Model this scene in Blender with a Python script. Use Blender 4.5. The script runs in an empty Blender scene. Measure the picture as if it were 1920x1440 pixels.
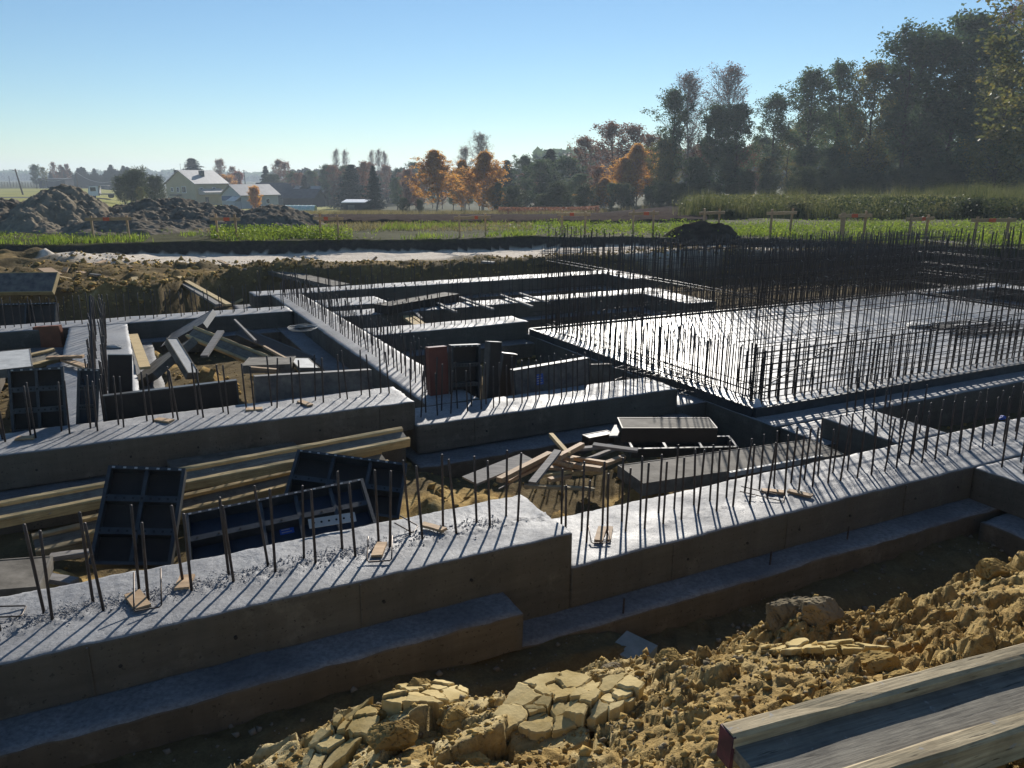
import bpy, math, random
import numpy as np
from mathutils import Vector, Matrix
R = math.radians
random.seed(7); rng = np.random.default_rng(7)
S = bpy.context.scene
COL = S.collection

# ---------------------------------------------------------------- camera, sky, sun, exposure
F = 1478.0; HOR = 330.0; CAMZ = 1.8
PITCH = math.atan((720 - HOR) / F)
cam_d = bpy.data.cameras.new('camera'); cam = bpy.data.objects.new('camera', cam_d); COL.objects.link(cam)
cam.location = (0, 0, CAMZ); cam.rotation_euler = (math.pi / 2 - PITCH, 0, 0)
cam_d.sensor_width = 36; cam_d.lens = F / 1920 * 36; cam_d.clip_start = 0.05; cam_d.clip_end = 6000
S.camera = cam
SUN_EL, SUN_AZ = R(25), R(8.5)            # azimuth clockwise from +Y
world = bpy.data.worlds.new('World'); S.world = world; world.use_nodes = True
wn = world.node_tree.nodes; wl = world.node_tree.links
bg = wn['Background']; sky = wn.new('ShaderNodeTexSky'); sky.sky_type = 'NISHITA'
sky.sun_disc = False; sky.sun_elevation = SUN_EL; sky.sun_rotation = SUN_AZ
sky.altitude = 300; sky.air_density = 1.0; sky.dust_density = 0.0; sky.ozone_density = 4.0
tint = wn.new('ShaderNodeMix'); tint.data_type = 'RGBA'; tint.blend_type = 'MULTIPLY'; tint.inputs[0].default_value = 1.0; tint.inputs[7].default_value = (0.93, 1.0, 0.99, 1)
wl.new(sky.outputs[0], tint.inputs[6]); wl.new(tint.outputs[2], bg.inputs[0]); bg.inputs[1].default_value = 0.075
sun_d = bpy.data.lights.new('sun', 'SUN'); sun_d.energy = 5.0; sun_d.angle = R(0.5); sun_d.color = (1.0, 0.94, 0.85)
sun = bpy.data.objects.new('sun', sun_d); COL.objects.link(sun)
sdir = Vector((math.sin(SUN_AZ) * math.cos(SUN_EL), math.cos(SUN_AZ) * math.cos(SUN_EL), math.sin(SUN_EL)))
sun.rotation_euler = (-sdir).to_track_quat('-Z', 'Y').to_euler(); sun.location = (0, 0, 60)
S.view_settings.view_transform = 'Standard'; S.view_settings.look = 'None'
S.view_settings.exposure = 0.42; S.view_settings.gamma = 1.0
S.cycles.max_bounces = 6; S.cycles.transparent_max_bounces = 8

# ---------------------------------------------------------------- survey helpers
AX = (0.893, 0.449); BX = (-0.449, 0.893)      # the building's own two axes on the ground
def W(u, v, H=None, D=None):
    """point of the site seen along a survey ray, at depth H below eye level or at forward distance D"""
    cx = (u - 960) / F; cy = (v - 720) / F
    dx = cx; dy = math.cos(PITCH) - cy * math.sin(PITCH); dz = -math.sin(PITCH) - cy * math.cos(PITCH)
    t = -H / dz if H is not None else D / dy
    return Vector((dx * t, dy * t, CAMZ + dz * t))
def AB(a, b, H=None, z=None):
    zz = CAMZ - H if H is not None else z
    return Vector((AX[0] * a + BX[0] * b, AX[1] * a + BX[1] * b, zz))
def GX(u, D): return (u - 960) / 1529.0 * D
ROTA = math.atan2(AX[1], AX[0])

# ---------------------------------------------------------------- numpy noise
def _h(ix, iy, s):
    n = (ix.astype(np.int64) * 374761393 + iy.astype(np.int64) * 668265263 + s * 974711) & 0xffffffff
    n = ((n ^ (n >> 13)) * 1274126177) & 0xffffffff
    n = (n ^ (n >> 16)) & 0xffffffff
    return n.astype(np.float64) / 4294967295.0
def vnoise(x, y, s=0):
    ix = np.floor(x); iy = np.floor(y); fx = x - ix; fy = y - iy
    fx = fx * fx * (3 - 2 * fx); fy = fy * fy * (3 - 2 * fy)
    a = _h(ix, iy, s); b = _h(ix + 1, iy, s); c = _h(ix, iy + 1, s); d = _h(ix + 1, iy + 1, s)
    return (a * (1 - fx) + b * fx) * (1 - fy) + (c * (1 - fx) + d * fx) * fy - 0.5
def fbm(x, y, s=0, o=4, g=0.5):
    r = 0; am = 1.0; f = 1.0
    for k in range(o):
        r = r + am * vnoise(x * f + 17.3 * k, y * f - 9.1 * k, s + k); am *= g; f *= 2.03
    return r
def worley(x, y, s=0):
    ix = np.floor(x); iy = np.floor(y)
    f1 = np.full(x.shape, 9.0); f2 = np.full(x.shape, 9.0)
    cx = np.zeros(x.shape); cy = np.zeros(x.shape); cr = np.zeros(x.shape)
    for ox in (-1, 0, 1):
        for oy in (-1, 0, 1):
            jx = ix + ox; jy = iy + oy
            px = jx + _h(jx, jy, s); py = jy + _h(jx, jy, s + 51)
            d = np.hypot(x - px, y - py); m = d < f1
            f2 = np.where(m, f1, np.minimum(f2, d)); 
            cx = np.where(m, x - px, cx); cy = np.where(m, y - py, cy); cr = np.where(m, _h(jx, jy, s + 99), cr)
            f1 = np.where(m, d, f1)
    return f1, f2, cx, cy, cr
def sstep(e0, e1, x):
    t = np.clip((x - e0) / (e1 - e0), 0, 1); return t * t * (3 - 2 * t)

# ---------------------------------------------------------------- object helpers
def tag(o, label=None, cat=None, group=None, kind=None):
    if label: o['label'] = label
    if cat: o['category'] = cat
    if group: o['group'] = group
    if kind: o['kind'] = kind
    return o
def thing(name, label, cat, loc=(0, 0, 0), group=None):
    o = bpy.data.objects.new(name, None); o.empty_display_size = 0.1; COL.objects.link(o); o.location = loc
    return tag(o, label, cat, group)
def link(name, me, m=None, parent=None, loc=None, rot=None, scale=None):
    o = bpy.data.objects.new(name, me); COL.objects.link(o)
    if m is not None and not me.materials:
        for mm in (m if isinstance(m, (list, tuple)) else [m]): me.materials.append(mm)
    if parent is not None: o.parent = parent
    if loc is not None: o.location = loc
    if rot is not None: o.rotation_euler = rot
    if scale is not None: o.scale = scale
    return o
def npmesh(name, V, Fq, smooth=False, mat_idx=None):
    """V (n,3); Fq (m,k) with k the same for all faces"""
    V = np.asarray(V, dtype=np.float32); Fq = np.asarray(Fq, dtype=np.int32)
    me = bpy.data.meshes.new(name); n, k = Fq.shape
    me.vertices.add(len(V)); me.vertices.foreach_set('co', V.ravel())
    me.loops.add(n * k); me.loops.foreach_set('vertex_index', Fq.ravel())
    me.polygons.add(n); me.polygons.foreach_set('loop_start', np.arange(0, n * k, k, dtype=np.int32))
    if smooth: me.polygons.foreach_set('use_smooth', np.ones(n, dtype=bool))
    if mat_idx is not None: me.polygons.foreach_set('material_index', np.asarray(mat_idx, dtype=np.int32))
    me.update(calc_edges=True); me.validate(verbose=False); return me
class MB:
    """collects boxes and tubes into one mesh"""
    def __init__(s): s.v = []; s.f = []; s.mi = []
    def add(s, vs, fs, mi=0):
        n = len(s.v); s.v += [tuple(v) for v in vs]; s.f += [tuple(i + n for i in f) for f in fs]; s.mi += [mi] * len(fs)
    def hexa(s, c, mi=0):   # 8 corners: bottom 0-3, top 4-7
        s.add(c, [(3, 2, 1, 0), (4, 5, 6, 7), (0, 1, 5, 4), (1, 2, 6, 5), (2, 3, 7, 6), (3, 0, 4, 7)], mi)
    def box(s, x0, x1, y0, y1, z0, z1, mi=0):
        s.hexa([(x0, y0, z0), (x1, y0, z0), (x1, y1, z0), (x0, y1, z0), (x0, y0, z1), (x1, y0, z1), (x1, y1, z1), (x0, y1, z1)], mi)
    def bar(s, p, q, w, h, up=(0, 0, 1), mi=0):
        p = Vector(p); q = Vector(q); d = (q - p).normalized(); sd = d.cross(Vector(up))
        if sd.length < 1e-4: sd = Vector((1, 0, 0))
        sd.normalize(); u = sd.cross(d).normalized(); c = []
        for e in (-0.5, 0.5):
            for (a, b) in ((p, -0.5), (p, 0.5), (q, 0.5), (q, -0.5)): c.append(a + sd * (b * w) + u * (e * h))
        s.hexa(c, mi)
    def tube(s, pts, rs, n=6, mi=0, cap=True):
        pts = [Vector(p) for p in pts]
        if not isinstance(rs, (list, tuple)): rs = [rs] * len(pts)
        base = len(s.v); 
        for i, p in enumerate(pts):
            d = (pts[min(i + 1, len(pts) - 1)] - pts[max(i - 1, 0)])
            d = d.normalized() if d.length > 1e-9 else Vector((0, 0, 1))
            a = d.orthogonal().normalized(); b = d.cross(a)
            for k in range(n):
                t = 2 * math.pi * k / n; s.v.append(tuple(p + (a * math.cos(t) + b * math.sin(t)) * rs[i]))
        # keep rings untwisted
        for i in range(len(pts) - 1):
            r0 = base + i * n; r1 = r0 + n
            off = min(range(n), key=lambda o: (Vector(s.v[r0]) - Vector(s.v[r1 + o]) - (pts[i] - pts[i + 1])).length)
            if off:
                ring = s.v[r1:r1 + n]; s.v[r1:r1 + n] = ring[off:] + ring[:off]
            for k in range(n):
                s.f.append((r0 + k, r0 + (k + 1) % n, r1 + (k + 1) % n, r1 + k)); s.mi.append(mi)
        if cap:
            s.f.append(tuple(base + k for k in range(n))[::-1]); s.mi.append(mi)
            e = base + (len(pts) - 1) * n; s.f.append(tuple(e + k for k in range(n))); s.mi.append(mi)
    def mesh(s, name, smooth=False):
        me = bpy.data.meshes.new(name); me.from_pydata(s.v, [], s.f)
        me.polygons.foreach_set('material_index', s.mi)
        if smooth: me.polygons.foreach_set('use_smooth', [True] * len(s.f))
        me.update(); return me
    def build(s, name, m, parent=None, smooth=False, **k):
        return link(name, s.mesh(name, smooth), m, parent, **k)

# ---------------------------------------------------------------- materials
def nmat(name, rough=0.7, spec=0.4, metal=0.0):
    m = bpy.data.materials.new(name); m.use_nodes = True; nt = m.node_tree; p = nt.nodes['Principled BSDF']
    p.inputs['Roughness'].default_value = rough; p.inputs['Metallic'].default_value = metal
    p.inputs['Specular IOR Level'].default_value = spec
    return m, nt, p
def N(nt, typ, **k):
    n = nt.nodes.new(typ)
    for a, v in k.items(): setattr(n, a, v)
    return n
def coords(nt, kind='Object'):
    if kind == 'World': return N(nt, 'ShaderNodeNewGeometry').outputs['Position']
    return N(nt, 'ShaderNodeTexCoord').outputs[kind]
def noise(nt, vec, scale, detail=5, rough=0.6, dist=0.0):
    n = N(nt, 'ShaderNodeTexNoise'); n.inputs['Scale'].default_value = scale; n.inputs['Detail'].default_value = detail
    n.inputs['Roughness'].default_value = rough; n.inputs['Distortion'].default_value = dist
    nt.links.new(vec, n.inputs['Vector']); return n.outputs['Fac']
def ramp(nt, fac, stops):
    r = N(nt, 'ShaderNodeValToRGB'); e = r.color_ramp.elements
    while len(e) < len(stops): e.new(0.5)
    for i, (p, c) in enumerate(stops):
        e[i].position = p; e[i].color = (*c, 1) if len(c) == 3 else c
    nt.links.new(fac, r.inputs[0]); return r.outputs[0]
def mixc(nt, fac, a, b, mode='MIX'):
    m = N(nt, 'ShaderNodeMix', data_type='RGBA', blend_type=mode)
    if isinstance(fac, (int, float)): m.inputs[0].default_value = fac
    else: nt.links.new(fac, m.inputs[0])
    for i, c in ((6, a), (7, b)):
        if isinstance(c, (tuple, list)): m.inputs[i].default_value = (*c, 1)
        else: nt.links.new(c, m.inputs[i])
    return m.outputs[2]
def bump(nt, p, h, strength=0.5, dist=0.01, prev=None):
    b = N(nt, 'ShaderNodeBump'); b.inputs['Strength'].default_value = strength; b.inputs['Distance'].default_value = dist
    nt.links.new(h, b.inputs['Height'])
    if prev is not None: nt.links.new(prev, b.inputs['Normal'])
    nt.links.new(b.outputs[0], p.inputs['Normal']); return b.outputs[0]
def mapped(nt, vec, sc):
    m = N(nt, 'ShaderNodeMapping'); m.inputs['Scale'].default_value = sc; nt.links.new(vec, m.inputs[0]); return m.outputs[0]
M = {}
def concrete(name, dark, light, side, rough=0.55, bstr=0.5, spec=0.5, topscale=38):
    m, nt, p = nmat(name, rough, spec); v = coords(nt, 'World')
    big = noise(nt, v, 1.7, 5, 0.65); fine = noise(nt, v, topscale, 6, 0.7)
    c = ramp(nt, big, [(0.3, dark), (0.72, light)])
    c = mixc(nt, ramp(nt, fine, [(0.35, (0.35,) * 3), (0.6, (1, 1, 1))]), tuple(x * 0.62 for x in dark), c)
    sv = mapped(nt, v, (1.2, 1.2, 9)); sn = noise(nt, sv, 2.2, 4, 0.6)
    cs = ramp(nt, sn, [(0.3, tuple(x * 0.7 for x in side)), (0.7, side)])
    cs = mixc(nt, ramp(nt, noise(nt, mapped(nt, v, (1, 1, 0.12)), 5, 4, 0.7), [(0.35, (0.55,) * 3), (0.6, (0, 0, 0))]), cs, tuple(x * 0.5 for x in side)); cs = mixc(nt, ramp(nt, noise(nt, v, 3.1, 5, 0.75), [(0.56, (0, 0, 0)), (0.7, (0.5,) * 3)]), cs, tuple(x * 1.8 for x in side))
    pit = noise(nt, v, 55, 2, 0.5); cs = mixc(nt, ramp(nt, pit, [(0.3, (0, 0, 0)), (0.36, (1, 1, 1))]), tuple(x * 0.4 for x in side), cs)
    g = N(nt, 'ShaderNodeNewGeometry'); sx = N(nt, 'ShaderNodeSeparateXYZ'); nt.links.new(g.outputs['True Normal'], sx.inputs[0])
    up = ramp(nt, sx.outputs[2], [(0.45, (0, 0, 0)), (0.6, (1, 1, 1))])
    nt.links.new(mixc(nt, up, cs, c), p.inputs['Base Color'])  # sides: brownish cast faces, their colour also darkened to deepen the shade
    rr = ramp(nt, noise(nt, v, 3.3, 3), [(0.3, (rough - 0.12,) * 3), (0.7, (rough + 0.15,) * 3)])
    nt.links.new(rr, p.inputs['Roughness'])
    b1 = bump(nt, p, fine, bstr, 0.006); bump(nt, p, noise(nt, v, 190, 3, 0.6), bstr * 0.7, 0.002, b1)
    M[name] = m; return m
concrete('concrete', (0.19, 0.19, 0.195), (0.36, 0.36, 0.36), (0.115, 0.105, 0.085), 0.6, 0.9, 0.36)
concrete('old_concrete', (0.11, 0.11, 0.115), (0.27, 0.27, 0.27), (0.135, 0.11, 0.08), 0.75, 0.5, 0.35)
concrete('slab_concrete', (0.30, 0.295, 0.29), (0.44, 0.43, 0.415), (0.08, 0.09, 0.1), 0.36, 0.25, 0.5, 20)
def simple(name, c1, c2, scale=6, rough=0.7, spec=0.3, metal=0.0, bstr=0.3, bscale=60, stretch=None, kind='Object', rand=0.0):
    m, nt, p = nmat(name, rough, spec, metal); v = coords(nt, kind)
    if stretch: v = mapped(nt, v, stretch)
    c = ramp(nt, noise(nt, v, scale, 6, 0.65), [(0.32, c1), (0.68, c2)])
    if rand:
        oi = N(nt, 'ShaderNodeObjectInfo'); c = mixc(nt, ramp(nt, oi.outputs['Random'], [(0, (1 - rand,) * 3), (1, (1, 1, 1))]), (0, 0, 0), c)
    nt.links.new(c, p.inputs['Base Color'])
    if bstr: bump(nt, p, noise(nt, v, bscale, 4, 0.6), bstr, 0.004)
    M[name] = m; return m, nt, p
simple('rebar', (0.02, 0.018, 0.02), (0.07, 0.055, 0.05), 14, 0.5, 0.5, 0.35, 0.6, 220, kind='World')
simple('wire', (0.05, 0.04, 0.035), (0.12, 0.09, 0.07), 14, 0.45, 0.5, 0.5, 0.0)
simple('panel_film', (0.016, 0.013, 0.011), (0.045, 0.033, 0.026), 2.5, 0.6, 0.3, 0, 0.15, 40)
simple('panel_worn', (0.07, 0.062, 0.05), (0.21, 0.19, 0.16), 5, 0.8, 0.15, 0, 0.3, 30)
simple('panel_stained', (0.05, 0.05, 0.055), (0.20, 0.18, 0.155), 7, 0.6, 0.35, 0, 0.3, 30)
simple('panel_steel', (0.02, 0.023, 0.027), (0.055, 0.06, 0.065), 8, 0.5, 0.5, 0.2, 0.2, 60)
simple('panel_blue', (0.01, 0.014, 0.026), (0.018, 0.03, 0.055), 6, 0.5, 0.5, 0.1, 0.2, 50)
simple('panel_red', (0.09, 0.022, 0.015), (0.17, 0.045, 0.03), 4, 0.5, 0.4, 0, 0.2, 50)
simple('panel_orange', (0.16, 0.05, 0.02), (0.26, 0.09, 0.04), 5, 0.6, 0.4, 0, 0.2, 50)
simple('sticker_blue', (0.02, 0.06, 0.32), (0.05, 0.13, 0.5), 30, 0.5, 0.4, 0, 0.0)
simple('dusty_metal', (0.30, 0.30, 0.29), (0.50, 0.50, 0.48), 7, 0.6, 0.3, 0.1, 0.2, 50)
simple('wood_yellow', (0.36, 0.25, 0.11), (0.58, 0.43, 0.21), 4, 0.6, 0.3, 0, 0.35, 30, (1, 14, 14))
simple('wood_weathered', (0.20, 0.155, 0.09), (0.48, 0.40, 0.26), 3.5, 0.75, 0.2, 0, 0.35, 18, (1.2, 16, 16))
simple('web_wood', (0.09, 0.10, 0.09), (0.24, 0.23, 0.19), 3, 0.65, 0.25, 0, 0.12, 14, (1, 18, 18))
simple('wood_raw', (0.38, 0.24, 0.13), (0.60, 0.42, 0.25), 4, 0.7, 0.25, 0, 0.4, 30, (1, 12, 12), rand=0.35)
simple('wood_grey', (0.15, 0.14, 0.13), (0.30, 0.28, 0.26), 4, 0.8, 0.25, 0, 0.5, 30, (1, 12, 12), rand=0.2)
simple('red_paint', (0.04, 0.02, 0.03), (0.13, 0.04, 0.055), 20, 0.6, 0.3, 0, 0.3, 60)
simple('tape_orange', (0.5, 0.09, 0.04), (0.62, 0.13, 0.06), 20, 0.6, 0.3, 0, 0.0)
simple('white_plastic', (0.6, 0.62, 0.66), (0.8, 0.81, 0.84), 9, 0.35, 0.5, 0, 0.0)
simple('foam_board', (0.15, 0.18, 0.18), (0.24, 0.27, 0.27), 9, 0.8, 0.2, 0, 0.4, 60)  # greenish board, colour darkened to stand in for the trench shade
simple('bark', (0.035, 0.03, 0.025), (0.10, 0.085, 0.07), 5, 0.9, 0.2, 0, 0.6, 20, (1, 1, 0.25))
simple('bark_birch', (0.18, 0.17, 0.16), (0.42, 0.40, 0.38), 5, 0.8, 0.2, 0, 0.3, 20)
simple('twig', (0.09, 0.075, 0.07), (0.16, 0.13, 0.12), 3, 0.9, 0.2, 0, 0)
simple('clay', (0.18, 0.12, 0.05), (0.44, 0.31, 0.12), 5, 0.9, 0.0, 0, 0.9, 45, kind='World')
simple('clay_grey', (0.12, 0.10, 0.07), (0.28, 0.23, 0.15), 6, 0.9, 0.0, 0, 0.9, 45, kind='World')
simple('crumbs', (0.16, 0.16, 0.17), (0.38, 0.38, 0.39), 40, 0.8, 0.3, 0, 0, kind='World')
simple('heap_soil', (0.10, 0.085, 0.068), (0.27, 0.235, 0.185), 3.5, 0.95, 0.0, 0, 1.0, 14, kind='World')
simple('heap_sand', (0.15, 0.13, 0.10), (0.33, 0.28, 0.21), 2.2, 0.95, 0.0, 0, 0.9, 12, kind='World')
simple('wall_cream', (0.40, 0.34, 0.20), (0.46, 0.40, 0.25), 0.6, 0.85, 0.2, 0, 0)
simple('wall_steel', (0.33, 0.37, 0.42), (0.42, 0.46, 0.5), 0.6, 0.5, 0.4, 0, 0)
simple('wall_blue', (0.05, 0.10, 0.24), (0.07, 0.13, 0.3), 0.6, 0.5, 0.4, 0, 0)
simple('wall_dark', (0.035, 0.035, 0.04), (0.07, 0.068, 0.07), 0.6, 0.9, 0.2, 0, 0)
simple('wall_mid', (0.14, 0.13, 0.12), (0.2, 0.19, 0.17), 0.6, 0.9, 0.2, 0, 0)
simple('roof_light', (0.30, 0.28, 0.27), (0.40, 0.38, 0.37), 1.5, 0.55, 0.4, 0, 0.3, 6)
simple('roof_dark', (0.04, 0.042, 0.05), (0.08, 0.08, 0.09), 1.5, 0.7, 0.3, 0, 0.3, 6)
simple('window_dark', (0.01, 0.012, 0.015), (0.03, 0.035, 0.04), 2, 0.15, 0.6, 0, 0)
simple('paint_white', (0.7, 0.7, 0.7), (0.8, 0.8, 0.8), 2, 0.4, 0.5, 0, 0)
simple('tyre', (0.015,) * 3, (0.03,) * 3, 8, 0.8, 0.3, 0, 0)
simple('film_green', (0.40, 0.55, 0.47), (0.6, 0.72, 0.65), 1.2, 0.4, 0.5, 0, 0)
simple('pole_wood', (0.07, 0.055, 0.045), (0.13, 0.11, 0.09), 2, 0.9, 0.2, 0, 0)
def old_wood(name, base, light, spec=0.2, grime=0.5):
    m, nt, p = nmat(name, 0.8, spec); v = coords(nt, 'Object'); g1 = noise(nt, mapped(nt, v, (1.6, 34, 34)), 3.0, 8, 0.7); g2 = noise(nt, mapped(nt, v, (5, 60, 60)), 2.2, 4, 0.6); bl = noise(nt, v, 7, 5, 0.7); sp_ = noise(nt, v, 32, 3, 0.6)
    c = ramp(nt, g1, [(0.3, base), (0.65, light)]); c = mixc(nt, ramp(nt, g2, [(0.30, (0.85,) * 3), (0.37, (0,) * 3)]), c, tuple(x * 0.25 for x in base))
    c = mixc(nt, ramp(nt, bl, [(0.45, (0, 0, 0)), (0.68, (grime,) * 3)]), c, tuple(x * 0.6 for x in base)); c = mixc(nt, ramp(nt, sp_, [(0.66, (0, 0, 0)), (0.72, (0.8,) * 3)]), c, (0.30, 0.29, 0.27))
    nt.links.new(c, p.inputs['Base Color']); b = bump(nt, p, g1, 0.4, 0.003); bump(nt, p, g2, 0.5, 0.003, b); M[name] = m
old_wood('wood_weathered', (0.22, 0.17, 0.10), (0.50, 0.41, 0.26)); old_wood('web_wood', (0.11, 0.10, 0.085), (0.25, 0.23, 0.185), 0.2, 0.6); old_wood('wood_yellow', (0.34, 0.24, 0.11), (0.60, 0.46, 0.24), 0.2, 0.35)
def leafmat(name, cols, trans=0.4, scale=0.8, rand=0.25):
    m = bpy.data.materials.new(name); m.use_nodes = True; nt = m.node_tree; nt.nodes.remove(nt.nodes['Principled BSDF'])
    out = nt.nodes['Material Output']; v = coords(nt, 'World')
    n1 = noise(nt, v, scale, 3, 0.7); n2 = noise(nt, v, scale * 9, 2, 0.5)
    mx = N(nt, 'ShaderNodeMath', operation='ADD'); nt.links.new(n1, mx.inputs[0]); nt.links.new(n2, mx.inputs[1])
    hf = N(nt, 'ShaderNodeMath', operation='MULTIPLY'); nt.links.new(mx.outputs[0], hf.inputs[0]); hf.inputs[1].default_value = 0.5
    k = len(cols); c = ramp(nt, hf.outputs[0], [(0.36 + 0.28 * i / (k - 1), cols[i]) for i in range(k)])
    oi = N(nt, 'ShaderNodeObjectInfo')
    c = mixc(nt, ramp(nt, oi.outputs['Random'], [(0, (1 - rand,) * 3), (1, (1, 1, 1))]), tuple(x * 0.45 for x in cols[0]), c)
    d = N(nt, 'ShaderNodeBsdfDiffuse'); t = N(nt, 'ShaderNodeBsdfTranslucent'); ms = N(nt, 'ShaderNodeMixShader')
    gl = N(nt, 'ShaderNodeBsdfGlossy'); gl.inputs['Roughness'].default_value = 0.45; ms2 = N(nt, 'ShaderNodeMixShader'); ms2.inputs[0].default_value = 0.03
    nt.links.new(c, d.inputs[0]); nt.links.new(c, t.inputs[0]); ms.inputs[0].default_value = trans
    nt.links.new(d.outputs[0], ms.inputs[1]); nt.links.new(t.outputs[0], ms.inputs[2])
    nt.links.new(ms.outputs[0], ms2.inputs[1]); nt.links.new(gl.outputs[0], ms2.inputs[2]); nt.links.new(ms2.outputs[0], out.inputs[0])
    M[name] = m; return m
leafmat('leaf_alder', [(0.035, 0.07, 0.038), (0.075, 0.125, 0.055), (0.15, 0.17, 0.06)], 0.5)
leafmat('leaf_alder_yellow', [(0.06, 0.085, 0.03), (0.14, 0.15, 0.04), (0.32, 0.23, 0.05)], 0.5)
leafmat('leaf_orange', [(0.32, 0.13, 0.03), (0.60, 0.29, 0.05), (0.74, 0.46, 0.09)], 0.75)
leafmat('leaf_brown', [(0.09, 0.045, 0.03), (0.19, 0.085, 0.05), (0.25, 0.125, 0.07)], 0.6)
leafmat('leaf_spruce', [(0.01, 0.022, 0.018), (0.02, 0.04, 0.03), (0.03, 0.055, 0.035)], 0.12)
leafmat('leaf_bush', [(0.03, 0.045, 0.018), (0.06, 0.08, 0.03), (0.1, 0.11, 0.04)], 0.35)
leafmat('leaf_red', [(0.18, 0.04, 0.025), (0.3, 0.07, 0.04), (0.36, 0.13, 0.06)], 0.45)
leafmat('grass_green', [(0.07, 0.11, 0.018), (0.19, 0.27, 0.03), (0.34, 0.38, 0.06)], 0.55, 1.4)
leafmat('grass_dry', [(0.13, 0.115, 0.045), (0.25, 0.21, 0.085), (0.34, 0.28, 0.13)], 0.45, 1.0)
leafmat('reed', [(0.05, 0.07, 0.022), (0.14, 0.15, 0.05), (0.28, 0.25, 0.11)], 0.45, 0.5)

# ground: zone attribute (R sand, G topsoil or turf, B ochre clay)
def ground_mat():
    m, nt, p = nmat('ground_soil', 0.95, 0.05); v = coords(nt, 'World')
    at = N(nt, 'ShaderNodeVertexColor', layer_name='zone'); sp = N(nt, 'ShaderNodeSeparateColor'); nt.links.new(at.outputs[0], sp.inputs[0])
    n1 = noise(nt, v, 1.3, 6, 0.7); n2 = noise(nt, v, 9, 6, 0.7); n3 = noise(nt, v, 60, 5, 0.7)
    dull = ramp(nt, n1, [(0.3, (0.05, 0.042, 0.028)), (0.7, (0.10, 0.082, 0.05))])  # damp pit and trench soil, with extra shade put into the colour
    ochre = ramp(nt, n2, [(0.25, (0.22, 0.145, 0.06)), (0.5, (0.37, 0.25, 0.095)), (0.62, (0.50, 0.36, 0.15)), (0.8, (0.50, 0.41, 0.24))])
    rust = ramp(nt, n1, [(0.55, (0, 0, 0)), (0.72, (0.7, 0.7, 0.7))])
    ochre = mixc(nt, rust, ochre, (0.42, 0.21, 0.05))
    sand = ramp(nt, n2, [(0.3, (0.55, 0.46, 0.35)), (0.7, (0.80, 0.72, 0.62))])  # pale sand, colour raised to stand in for backlit glare
    top = ramp(nt, n2, [(0.3, (0.035, 0.032, 0.028)), (0.7, (0.09, 0.08, 0.065))])
    turf = ramp(nt, n1, [(0.3, (0.045, 0.045, 0.02)), (0.7, (0.085, 0.085, 0.03))])
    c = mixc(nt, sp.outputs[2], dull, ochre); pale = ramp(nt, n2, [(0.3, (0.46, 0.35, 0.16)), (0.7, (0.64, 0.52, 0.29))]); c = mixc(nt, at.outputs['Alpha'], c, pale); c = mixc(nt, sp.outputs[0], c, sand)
    g = N(nt, 'ShaderNodeMath', operation='MULTIPLY', use_clamp=True); nt.links.new(sp.outputs[1], g.inputs[0]); g.inputs[1].default_value = 2.0
    c = mixc(nt, g.outputs[0], c, top)
    g2 = N(nt, 'ShaderNodeMath', operation='MULTIPLY_ADD', use_clamp=True); nt.links.new(sp.outputs[1], g2.inputs[0]); g2.inputs[1].default_value = 2.0; g2.inputs[2].default_value = -1.0
    c = mixc(nt, g2.outputs[0], c, turf)
    c = mixc(nt, ramp(nt, n3, [(0.3, (0.55,) * 3), (0.62, (1,) * 3)]), mixc(nt, 0.6, c, (0, 0, 0)), c)
    nt.links.new(c, p.inputs['Base Color'])
    b = bump(nt, p, n2, 0.7, 0.04); b = bump(nt, p, n3, 0.9, 0.008, b); bump(nt, p, noise(nt, v, 210, 3, 0.6), 0.6, 0.0025, b)
    M['ground'] = m
ground_mat()
simple('topsoil', (0.03, 0.024, 0.02), (0.07, 0.056, 0.045), 3, 0.95, 0.0, 0, 0.9, 12, kind='World')
simple('dry_clay', (0.34, 0.25, 0.105), (0.58, 0.46, 0.24), 5, 0.9, 0.0, 0, 0.6, 70, kind='World')
simple('field_soil', (0.05, 0.04, 0.036), (0.09, 0.072, 0.062), 0.9, 0.95, 0.0, 0, 1.0, 5, kind='World')
# ---------------------------------------------------------------- terrain
def pl(pts, H): 
    q = sorted([(W(u, v, H=H).x, W(u, v, H=H).y) for u, v in pts]); return [p[0] for p in q], [p[1] for p in q]
ox, oy = pl([(0, 460), (300, 456), (640, 450), (1000, 445), (1400, 446), (1700, 458), (1920, 470)], 1.8)
ox = [-40, -20] + ox + [20, 34]; oy = [20, 21] + oy + [17.5, 10]
ix_, iy_ = pl([(0, 545), (150, 550), (290, 541), (400, 516), (500, 505), (600, 508), (800, 505), (1000, 490), (1300, 478), (1500, 480), (1690, 474)], 2.1)
ix_ = [-40, -14] + ix_ + [12.6, 20, 34]; iy_ = [12, 14] + iy_ + [20.4, 17.2, 9.8]
def natural(x, y):
    yy = np.maximum(y, 1.0); u = 960 + 1529 * x / np.maximum(yy, 15)
    d = np.maximum(yy - 30, 0)
    zl = -np.minimum(0.02 * d, 2.6)
    zc = -(0.04 * np.minimum(d, 90) + 0.02 * np.clip(d - 90, 0, 80))
    zr = -0.02 * np.minimum(d, 70)
    wl_ = 1 - sstep(150, 330, u); wr_ = sstep(1050, 1350, u)
    z = zl * wl_ + zr * wr_ + zc * (1 - wl_ - wr_)
    far = sstep(300, 1500, yy)
    return z * (1 - far) + (-3.0) * far + np.where(yy > 300, 3.0 * fbm(x / 300, y / 300, 5, 2) * far, 0)
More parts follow.
